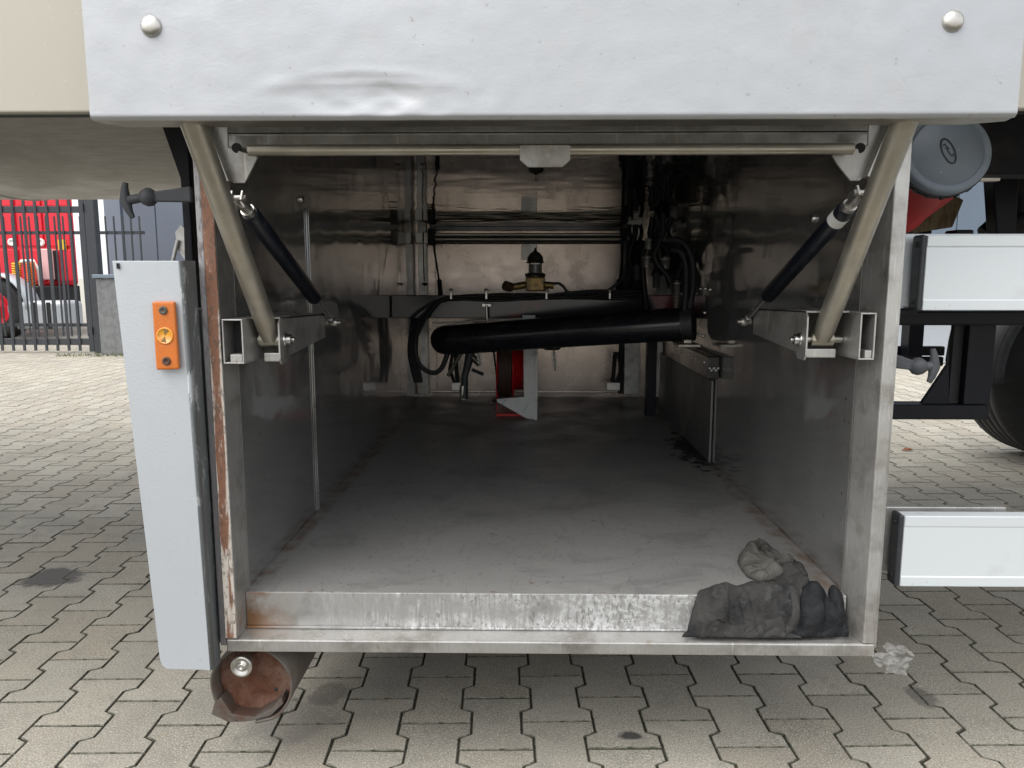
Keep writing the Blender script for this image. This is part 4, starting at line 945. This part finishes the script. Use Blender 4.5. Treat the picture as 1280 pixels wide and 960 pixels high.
# cables clipped along it
ch_ = thing('cable_loom', 'black cable loom draped along the top of the dark cross beam', 'cables', (0, 3.08, z1_))
rr = random.Random(5)
for k in range(5):
    pts = []
    for i in range(25):
        t_ = i / 24; x_ = 512 + 290 * t_
        y_ = 371 + (4 * sin(t_ * 9 + k) + k * 1.8) * (1 - t_ * .4) + (55 * (1 - t_ * 6) ** 2 if t_ < .166 else 0) * (.5 + .2 * k) - 3 * t_ * k
        pts.append(P(x_, y_, 3.075 - .006 * k))
    mb = MB(); mb.tube(pts, .006, 8); obj('cable', mb, 'black', ch_)
for x_ in (564, 683, 762, 608):
    mb = MB(); c = P(x_, 370, 3.05); mb.box((c.x - .004, 3.04, c.z - .012), (c.x + .004, 3.05, c.z + .014)); mb.lathe((c.x, 3.047, c.z + .018), (0, 0, 1), [(0, .009), (.006, .009), (.012, .004), (.013, 0)], 10); obj('cable_clip', mb, 'bolt', ch_, bevel=.001)
mb = MB(); mb.tube([P(608, 381, 3.03), P(609, 401, 3.03)], .005, 8); mb.box(P(603, 380, 3.03), P(614, 383, 3.04)); obj('tie_rod', mb, 'bolt', ch_)
mb = MB(); mb.tube([P(540, 404, 3.06), P(654, 398, 3.06), P(700, 399, 3.06)], .0035, 8); obj('bright_line', mb, 'steel_tube', ch_)

# white bracket on the floor
wbY = 3.22
wb = thing('white_bracket', 'white steel upright with triangular foot next to the hose reel', 'bracket', tuple(P(665, 524, wbY)))
q = [(655, 396), (655, 499), (620, 499), (620, 502), (655, 522), (669, 525), (669, 396)]
mb = MB(); mb.prism([P(x, y, wbY) for x, y in ((655, 396), (668, 396), (668, 496), (655, 496))], (0, .004, 0)); obj('upright', mb, 'white_plate', wb)
mb = MB(); mb.prism([P(x, y, wbY - .004) for x, y in ((620, 499), (668, 495), (668, 524), (658, 523), (621, 502))], (0, .004, 0)); obj('foot_plate', mb, 'white_plate', wb)
mb = MB(); a_, b_ = P(668.6, 396, wbY), P(671.5, 525, wbY); mb.box((a_.x, wbY - .004, b_.z), (b_.x, wbY + .10, a_.z)); obj('side_flange', mb, 'white_plate', wb)
mb = MB(); mb.box(P(653, 394, 3.0), P(669, 402, 3.004)); obj('top_tab', mb, 'white_plate', wb)
mb = MB(); c = P(668, 375, wbY); mb.box((P(656, 396, wbY).x, wbY + .001, P(660, 396, wbY).z), (P(668, 396, wbY).x, wbY + .005, P(660, 380, wbY).z)); obj('upright_top', mb, 'white_plate', wb)
mb = MB(); mb.lathe(P(619, 501, wbY - .01), (-1, 0, -.1), [(-.008, .008), (.006, .009), (.008, .004), (.012, .004), (.012, 0)], 10); obj('foot_bolt', mb, 'black', wb)
# hose reel
rl = thing('hose_reel', 'bright red reel wound with brown hose below the thick pipe', 'reel', tuple(P(638, 495, 3.4)))
rc = P(637, 458, 3.42); Rr = .150
x_a, x_b, x_c2 = P(622, 458, 3.42).x, P(641, 458, 3.42).x, P(654, 458, 3.42).x
mb = MB(); mb.lathe((x_a, rc.y, rc.z), (1, 0, 0), [(0, 0), (0, Rr), (.004, Rr), (.004, 0)], 40); obj('flange', mb, 'reel_red', rl)
mb = MB(); mb.lathe((x_b, rc.y, rc.z), (1, 0, 0), [(0, 0), (0, Rr), (.006, Rr), (.006, Rr * .72), (x_c2 - x_b, Rr * .70), (x_c2 - x_b, 0)], 40); obj('drum', mb, 'reel_red', rl)
mb = MB()
for lay in range(2):
    pts = []
    T_ = 7
    for i in range(T_ * 28 + 1):
        t_ = i / (T_ * 28); an = 2 * pi * T_ * t_
        pts.append(Vector((x_a + .008 + (x_b - x_a - .012) * (t_ if lay == 0 else 1 - t_), rc.y + cos(an) * (Rr * .86 + lay * .007), rc.z + sin(an) * (Rr * .86 + lay * .007))))
    mb.tube(pts, .0052, 6)
obj('wound_hose', mb, 'hose_brown', rl)
mb = MB(); mb.box((x_a - .004, rc.y - .12, ZF + .002), (x_c2, rc.y + .12, ZF + .012)); mb.box((x_a - .008, rc.y - .02, ZF + .013), (x_a - .002, rc.y + .02, rc.z)); obj('reel_base', mb, 'reel_red', rl)
mb = MB(); mb.tube([P(617, 438, 3.38), P(620, 462, 3.30), P(623, 490, 3.28)], .004, 8); obj('loose_hose_end', mb, 'black', rl)

# brass regulator
vY = 3.05
vz = lambda y: P(669, y, vY).z
vx = P(669, 350, vY).x
vt = thing('regulator_valve', 'brass valve with dark domed sight glass standing on the cross beam', 'valve', (vx, vY, vz(366)))
s1 = 1 / 1.0
R1 = (P(689, 350, vY).x - P(650, 350, vY).x) / 2
mb = MB(); mb.box((vx - R1 * .62, vY - .035, vz(364)), (vx + R1 * .62, vY + .035, vz(346))); obj('brass_block', mb, 'brass', vt, bevel=.006)
mb = MB(); mb.lathe((vx, vY, vz(346)), (0, 0, 1), [(0, R1 * .66), (.012, R1 * .66), (.013, R1 * .58), (.016, R1 * .50)], 20); obj('collar', mb, 'bronze', vt)
mb = MB(); h_ = vz(330) - vz(344); mb.lathe((vx, vY, vz(344)), (0, 0, 1), [(0, R1 * .42), (h_, R1 * .42)], 20); obj('sight_glass', mb, 'valve_glass', vt)
mb = MB(); mb.lathe((vx, vY, vz(344)), (0, 0, 1), [(0, R1 * .15), (h_ * .6, R1 * .2), (h_, R1 * .1)], 12); obj('float', mb, 'bronze', vt)
mb = MB()
for k in range(4):
    an = pi / 4 + k * pi / 2; mb.tube([(vx + cos(an) * R1 * .5, vY + sin(an) * R1 * .5, vz(345)), (vx + cos(an) * R1 * .5, vY + sin(an) * R1 * .5, vz(328))], .005, 6)
obj('guard_rod', mb, 'bronze', vt)
hd = vz(314) - vz(329); mb = MB(); mb.lathe((vx, vY, vz(329)), (0, 0, 1), [(0, R1 * .58), (.006, R1 * .58), (.007, R1 * .52), (hd * .5, R1 * .50), (hd * .8, R1 * .34), (hd, R1 * .12), (hd + .012, R1 * .05), (hd + .014, 0)], 24); obj('dome', mb, 'bronze', vt)
mb = MB(); mb.tube([(vx - R1 * 1.5, vY, vz(359)), (vx - R1 * .6, vY, vz(356))], .014, 12); mb.tube([(vx + R1 * .6, vY, vz(356)), (vx + R1 * 1.2, vY, vz(357))], .014, 12); mb.tube([(vx - R1 * 1.6, vY - .01, vz(359)), (vx - R1 * 1.9, vY - .03, vz(357))], .02, 12); obj('pipe_stub', mb, 'brass', vt)
mb = MB(); mb.tube(smooth([P(690, 356, vY), P(697, 354, vY), P(704, 358, vY), P(712, 366, vY), P(740, 371, vY), P(775, 352, vY), P(782, 330, vY)]), .0055, 8); obj('valve_hose', mb, 'black', vt)

# taps and chain hanging below the pipe
tp = thing('drain_tap', 'dark drain tap hanging below the left end of the thick pipe', 'tap', tuple(P(581, 500, 2.95)))
ty = 2.95
mb = MB(); mb.tube([P(588, 440, ty), P(585, 455, ty), P(581, 470, ty), P(580, 498, ty)], [.020, .016, .013, .016], 12); obj('tap_body', mb, 'black_plastic', tp)
mb = MB(); mb.tube([P(579, 482, ty), P(579, 499, ty)], .0145, 12); obj('tap_nozzle', mb, 'steel_tube', tp)
mb = MB(); mb.tube([P(590, 462, ty - .02), P(604, 468, ty - .03)], .007, 8); obj('tap_lever', mb, 'black', tp)
mb = MB(); mb.tube([P(590, 446, ty), P(600, 455, ty)], .014, 10); mb.tube(smooth([P(577, 440, ty), P(570, 452, ty), P(560, 470, ty)]), .008, 8); obj('tap_branch', mb, 'bronze', tp)
mb = MB(); mb.tube(smooth([P(524, 400, 3.0), P(519, 430, 2.95), P(524, 455, 2.95), P(540, 466, 2.95), P(552, 460, 2.95), P(560, 440, 2.95)]), .010, 8); tag(obj('looped_hose', mb, 'black', loc=tuple(P(540, 466, 2.95))), 'black hose looping down at the left end of the thick pipe', 'hose')
def chain(px, y0, y1, Y, label):
    t = thing('chain', label, 'chain', tuple(P(px, y1, Y)))
    a_, b_ = P(px, y0, Y), P(px + 2, y1, Y); n_ = 7
    for i in range(n_):
        c = a_.lerp(b_, (i + .5) / n_); hh = (a_.z - b_.z) / n_ * .68; pts = []
        for k in range(13):
            an = 2 * pi * k / 12; u_, z_ = cos(an) * .007, sin(an) * hh
            pts.append(c + (Vector((u_, 0, z_)) if i % 2 else Vector((0, u_, z_))))
        mb = MB(); mb.tube(pts, .0034, 6, cap=False); obj('link', mb, 'bolt', t)
chain(692, 438, 462, 2.9, 'short steel chain hanging below the middle of the thick pipe')
chain(598, 440, 456, 2.92, 'short steel chain hanging beside the drain tap')
mb = MB(); mb.lathe(P(690, 437, 2.95), (0, 0, 1), [(0, .0), (.0, .03), (.02, .045), (.03, .045)], 20); tag(obj('chain_boss', mb, 'black', loc=tuple(P(690, 437, 2.95))), 'round black boss above the short chain under the thick pipe', 'boss')
# hinge posts low at the back (both sides)
for px, lb in ((572, 'left dark floor catch near the back panel'), (766, 'right dark floor catch near the back panel')):
    t = thing('floor_catch', lb, 'catch', tuple(P(px, 486, 3.7)), 'dark floor catches at the back')
    s = 1 if px < 600 else -1
    mb = MB(); mb.tube([P(px - 3 * s, 440, 3.7), P(px, 478, 3.7)], .010, 8); obj('catch_rod', mb, 'black', t)
    mb = MB(); mb.box(P(px - 8, 478, 3.7), P(px + 8, 487, 3.74)); obj('catch_block', mb, 'bolt', t, bevel=.003)
    mb = MB(); mb.tube([P(px - 6 * s, 440, 3.68), P(px - 10 * s, 462, 3.68), P(px - 4 * s, 478, 3.68)], .008, 8); obj('catch_cable', mb, 'black', t)
# cluster of hoses and connectors, back right corner
kl = thing('connector_cluster', 'tangle of black hoses and grey connectors in the back right corner', 'connectors', tuple(P(820, 330, 3.2)))
rr = random.Random(21)
for k in range(15):
    x_ = rr.uniform(782, 858); Y_ = rr.uniform(2.75, 3.6); yb_ = rr.uniform(330, 400)
    pts = [P(x_, 262, Y_), P(x_ + rr.uniform(-10, 10), 290, Y_), P(x_ + rr.uniform(-14, 14), 320, Y_), P(x_ + rr.uniform(-10, 10), yb_, Y_)]
    sm = []
    for i in range(3):
        for j in range(6): 
            a0, a1 = pts[i], pts[i + 1]; t_ = j / 6; t_ = t_ * t_ * (3 - 2 * t_); sm.append(Vector((a0.x + (a1.x - a0.x) * t_, a0.y, a0.z + (a1.z - a0.z) * j / 6)))
    sm.append(pts[3])
    sm = [p for p in sm if p.z < ZC - .01]
    mb = MB(); mb.tube(sm, rr.uniform(.007, .013), 8); obj('hose', mb, 'black', kl)
for x_, y0_, y1_, Y_, r_ in ((809, 318, 335, 2.9, .013), (832, 320, 337, 2.85, .016), (829, 290, 302, 2.85, .012), (811, 297, 312, 2.9, .012), (820, 340, 360, 3.0, .014), (796, 330, 350, 3.1, .012), (846, 350, 370, 2.8, .012)):
    mb = MB(); a_, b_ = P(x_, y1_, Y_), P(x_, y0_, Y_); h_ = (b_ - a_).length; mb.lathe(a_, b_ - a_, [(0, 0), (0, r_ * .8), (h_ * .1, r_), (h_ * .7, r_), (h_ * .72, r_ * 1.2), (h_ * .85, r_ * 1.2), (h_ * .9, r_ * .7), (h_, r_ * .7), (h_, 0)], 14); obj('connector', mb, 'steel_frame' if Y_ < 2.95 else 'rubber', kl)
mb = MB(); mb.tube(smooth([P(832, 300, 2.6), P(852, 302, 2.6), P(864, 320, 2.6), P(867, 350, 2.6), P(862, 385, 2.6)]), .011, 10); obj('hose', mb, 'black', kl)
mb = MB(); mb.tube(smooth([P(838, 312, 2.6), P(852, 316, 2.6), P(858, 340, 2.6), P(856, 388, 2.6)]), .011, 10); obj('hose', mb, 'black', kl)
mb = MB(); mb.box(P(783, 300, 3.5), P(800, 365, 3.6)); obj('manifold', mb, 'black', kl, bevel=.004)
# bolts on the right wall
wb_ = MB()
for x_, y_ in ((868, 361), (876, 361), (882, 361), (888, 362), (881, 391), (872, 417), (879, 420), (858, 361)):
    c = PX(x_, y_, XR); wb_.lathe(c, (-1, 0, 0), [(0, .006), (.004, .006), (.007, .003), (.007, 0)], 8)
obj('wall_bolt', wb_, 'chrome', sb)
# left-side black hoses near the back left post
mb = MB()
for k in range(3):
    mb.tube(smooth([P(514 + 2 * k, 372, 3.3), P(516 + 3 * k, 400, 3.3), P(512 + 4 * k, 440, 3.3), P(520 + 3 * k, 478, 3.3)]), .010, 8)
tag(obj('side_hoses', mb, 'black', loc=tuple(P(517, 440, 3.3))), 'black hoses running down beside the back left post', 'hoses')
mb = MB(); mb.tube([P(529, 305, 3.72), P(530, 345, 3.72), P(531, 352, 3.72)], .003, 6); mb.lathe(P(531, 353, 3.72), (0, 0, -1), [(0, 0), (.003, .01), (.008, .02), (.012, .01), (.02, 0)], 8)
tag(obj('hanging_catch', mb, 'black', loc=tuple(P(531, 353, 3.72))), 'thin dark catch hanging from the back left hinge block', 'catch')

# ================================================================ RAGS
def sheet(name, outline, height, mat, label, step=.0018, seed=0, wr=1.0, ang=0., freq=55, base=None, folds=()):
    """cloth lying over the lip: outline in (x, y) metres, top surface raised in folds"""
    o_ = []
    for i in range(len(outline)):
        a_, b_ = Vector(outline[i]), Vector(outline[(i + 1) % len(outline)]); k_ = max(1, int((b_ - a_).length / .006))
        for t_ in range(k_):
            p = a_.lerp(b_, t_ / k_); q = noise.noise_vector(Vector((p.x * 45, p.y * 45, seed + 1))); o_.append((p.x + q.x * .004, p.y + q.y * .0025))
    outline = o_
    xs = [p[0] for p in outline]; ys = [p[1] for p in outline]
    x0, x1, y0, y1 = min(xs), max(xs), min(ys), max(ys)
    def inside(x, y):
        c = False; j = len(outline) - 1
        for i in range(len(outline)):
            xi, yi = outline[i]; xj, yj = outline[j]
            if (yi > y) != (yj > y) and x < (xj - xi) * (y - yi) / (yj - yi + 1e-12) + xi: c = not c
            j = i
        return c
    def near(x, y):
        d = 9; q = None; p = Vector((x, y))
        for i in range(len(outline)):
            a_ = Vector(outline[i]); b_ = Vector(outline[(i + 1) % len(outline)]); ab = b_ - a_; t_ = max(0, min(1, (p - a_).dot(ab) / max(ab.length_squared, 1e-9)))
            e = a_ + ab * t_
            if (e - p).length < d: d = (e - p).length; q = e
        return d, q
    def hgt(x, y, d):
        e_ = min(1, d / .020); e_ = math.sqrt(max(0, 1 - (1 - e_) ** 2))
        w_ = noise.noise_vector(Vector((x * 9, y * 9, seed))); w2 = noise.noise_vector(Vector((x * 20, y * 20, seed + 30)))
        dx = dy = dz = 0
        for k, (a2, fq, am) in enumerate(((ang, 150, .0100), (ang + 1.15, 105, .0075), (ang - .8, 260, .0038))):
            ph = (x * cos(a2) + y * sin(a2)) * fq + w_.x * 3.4 + (w_.y if k == 0 else w2.x) * 2.6 + k * 1.7 + seed
            gate_ = max(0, min(1, .55 + 1.6 * noise.noise(Vector((x * 13 + k * 5, y * 13, seed + 40 + k)))))
            s1 = abs(sin(ph / 2)) ** .75; A_ = am * wr * gate_
            dz += A_ * s1; lean = A_ * .75 * s1 * (1 if k != 1 else -1); dx += lean * cos(a2); dy += lean * sin(a2)
        dz += .0012 * noise.noise(Vector((x * 110, y * 110, seed)))
        low = .5 + .5 * noise.noise(Vector((x * 14, y * 14, seed + 2)))
        rg = 0
        for ((ax1, ay1), (bx1, by1), w1, h1) in folds:
            a_, b_ = Vector((ax1, ay1)), Vector((bx1, by1)); ab = b_ - a_; p = Vector((x + w_.y * .006, y + w_.x * .006))
            t_ = max(0, min(1, (p - a_).dot(ab) / ab.length_squared)); sd_ = (p - a_ - ab * t_)
            side = ab.x * sd_.y - ab.y * sd_.x; dd_ = sd_.length / w1
            rg += h1 * (math.exp(-dd_ * dd_ * (1 if side > 0 else 7)))
        sl_ = max(0, 1 - abs(y - 1.390) / .020)
        return Vector((x + dx * e_, max(1.3625, y + dy * e_ * (1 - .6 * sl_) - 1.3 * dz * e_ * sl_), base(y) + .002 + rg * e_ * .7 + e_ * (height * (.35 + .75 * low) + dz)))
    idx = {}; v = []; f = []
    nx = int((x1 - x0) / step) + 2; ny = int((y1 - y0) / step) + 2
    for j in range(-1, ny + 1):
        for i in range(-1, nx + 1):
            x = x0 + step * i; y = y0 + step * j
            d, q = near(x, y)
            if not inside(x, y):
                if d > step * 1.0: continue
                x, y, d = q.x, q.y, 0
            idx[(i, j)] = len(v); v.append(hgt(x, y, d))
    for (i, j) in list(idx):
        k = [(i, j), (i + 1, j), (i + 1, j + 1), (i, j + 1)]
        if all(q in idx for q in k): f.append(tuple(idx[q] for q in k))
    mb = MB(); mb.add(v, f, True)
    c = sum(v, Vector()) / len(v); o = obj(name, mb, mat, loc=(c.x, c.y, ZF), solid=0)
    s_ = o.modifiers.new('s', 'SOLIDIFY'); s_.thickness = .0025; s_.offset = -1
    return tag(o, label, 'rag', 'oily rags on the box lip')
def FP(x, y, z=ZF): p = PZ(x, y, z); return (p.x, p.y)
zlow = z_b1 + .006
def ramp_base(ya, yb):
    def fn(y):
        t_ = max(0, min(1, (y - ya) / (yb - ya))); t_ = t_ * t_ * (3 - 2 * t_); return zlow + (ZF - zlow) * t_
    return fn
def LP(x, t):          # point on the drape between the frame top (t=0) and the lip edge (t=1)
    y_ = 1.368 + (1.404 - 1.368) * t; return (P(x, 787 - 47 * t, y_).x, y_)
o1 = [LP(853, 0), LP(858, .3), LP(866, .7), FP(876, 741), FP(905, 738), FP(948, 736), FP(985, 740), FP(1000, 750), LP(1000, .3), LP(1002, 0)]
sheet('oily_rag', o1, .005, 'rag_grey', 'dark grey denim-like rag spread over the front lip of the box floor', seed=1, ang=1.0, wr=1.15, freq=45, base=ramp_base(1.378, 1.412),
      folds=((LP(905, 1), LP(945, 0), .010, .014), (LP(862, .4), LP(930, .15), .008, .011), (LP(880, .75), LP(925, .62), .008, .009), (LP(948, .85), LP(985, .55), .008, .011), (LP(958, .35), LP(962, 0), .007, .013), (LP(890, .28), LP(940, .32), .006, .009)))
o2 = [FP(923, 708), FP(923, 697), FP(934, 686), FP(944, 684), FP(962, 693), FP(984, 705), FP(990, 716), FP(982, 728), FP(966, 727), FP(950, 730), FP(934, 722)]
sheet('canvas_rag', o2, .014, 'rag_tan', 'crumpled pale stained canvas rag furthest inside on the floor', seed=4, ang=.5, wr=1.5, base=lambda y: ZF, folds=((FP(928, 690), FP(962, 722), .012, .012), (FP(944, 690), FP(976, 716), .010, .012)))
o4 = [FP(966, 722), FP(982, 708), FP(1000, 716), FP(1010, 735), FP(1004, 748), LP(996, .6), LP(985, .25), LP(982, 0), LP(945, 0), LP(944, .45), LP(958, .75), FP(972, 746), FP(970, 734)]
sheet('twisted_rag', o4, .010, 'rag_mid', 'twisted mottled grey rag strip running down between the pale and black rags', seed=12, ang=.2, wr=1.3, freq=70, base=ramp_base(1.376, 1.410))
o3 = [FP(1000, 742), FP(1008, 733), FP(1022, 735), FP(1034, 745), (.612, 1.435), (.622, 1.404), (.623, 1.374), LP(1000, 0), LP(990, .2), LP(992, .6)]
sheet('black_rag', o3, .012, 'rag_black', 'soaked black rag bunched in the right corner of the lip', seed=8, ang=-.6, wr=1.4, base=ramp_base(1.374, 1.412), folds=((FP(1004, 742), LP(1040, .2), .012, .010), (FP(1026, 740), LP(1048, .5), .010, .010), (LP(1002, .7), LP(1012, 0), .009, .009)))

lf = PZ(1134, 563, .003); mb = MB()
mb.add([lf + Vector(p) for p in ((-.035, 0, 0), (-.01, .014, .008), (.02, .012, .012), (.036, 0, .004), (.02, -.012, .010), (-.01, -.013, .006), (0, 0, .002))], [(0, 5, 6), (5, 4, 6), (4, 3, 6), (3, 2, 6), (2, 1, 6), (1, 0, 6)])
tag(obj('dry_leaf', mb, 'leaf', loc=tuple(lf), solid=.001), 'small dry orange-brown leaf on the paving right of the box', 'leaf')

# clear film
wt = P(1112, 822, 1.37)
mb = MB()
def film(c, rx, rz, sd_, tilt):
    def fn(u, v):
        a_ = (u - .5) * 2; b_ = (v - .5) * 2
        p = Vector((a_ * rx + b_ * tilt, 0, b_ * rz))
        nv = noise.noise_vector(Vector((a_ * 1.6, b_ * 1.6, sd_))); n2 = noise.noise_vector(Vector((a_ * 4, b_ * 4, sd_ + 3)))
        return c + p + Vector((nv.x * .004, nv.y * .014 + n2.y * .002, nv.z * .004))
    mb.grid(fn, 28, 20, False)
film(P(1106, 824, 1.365), .022, .012, 1, -.008); film(P(1122, 832, 1.37), .019, .016, 4, .006); film(P(1122, 812, 1.375), .020, .010, 7, -.012)
tag(obj('plastic_film', mb, 'wrap', loc=tuple(wt), solid=.0012), 'crumpled scrap of clear plastic film hanging at the bottom right box corner', 'plastic film')
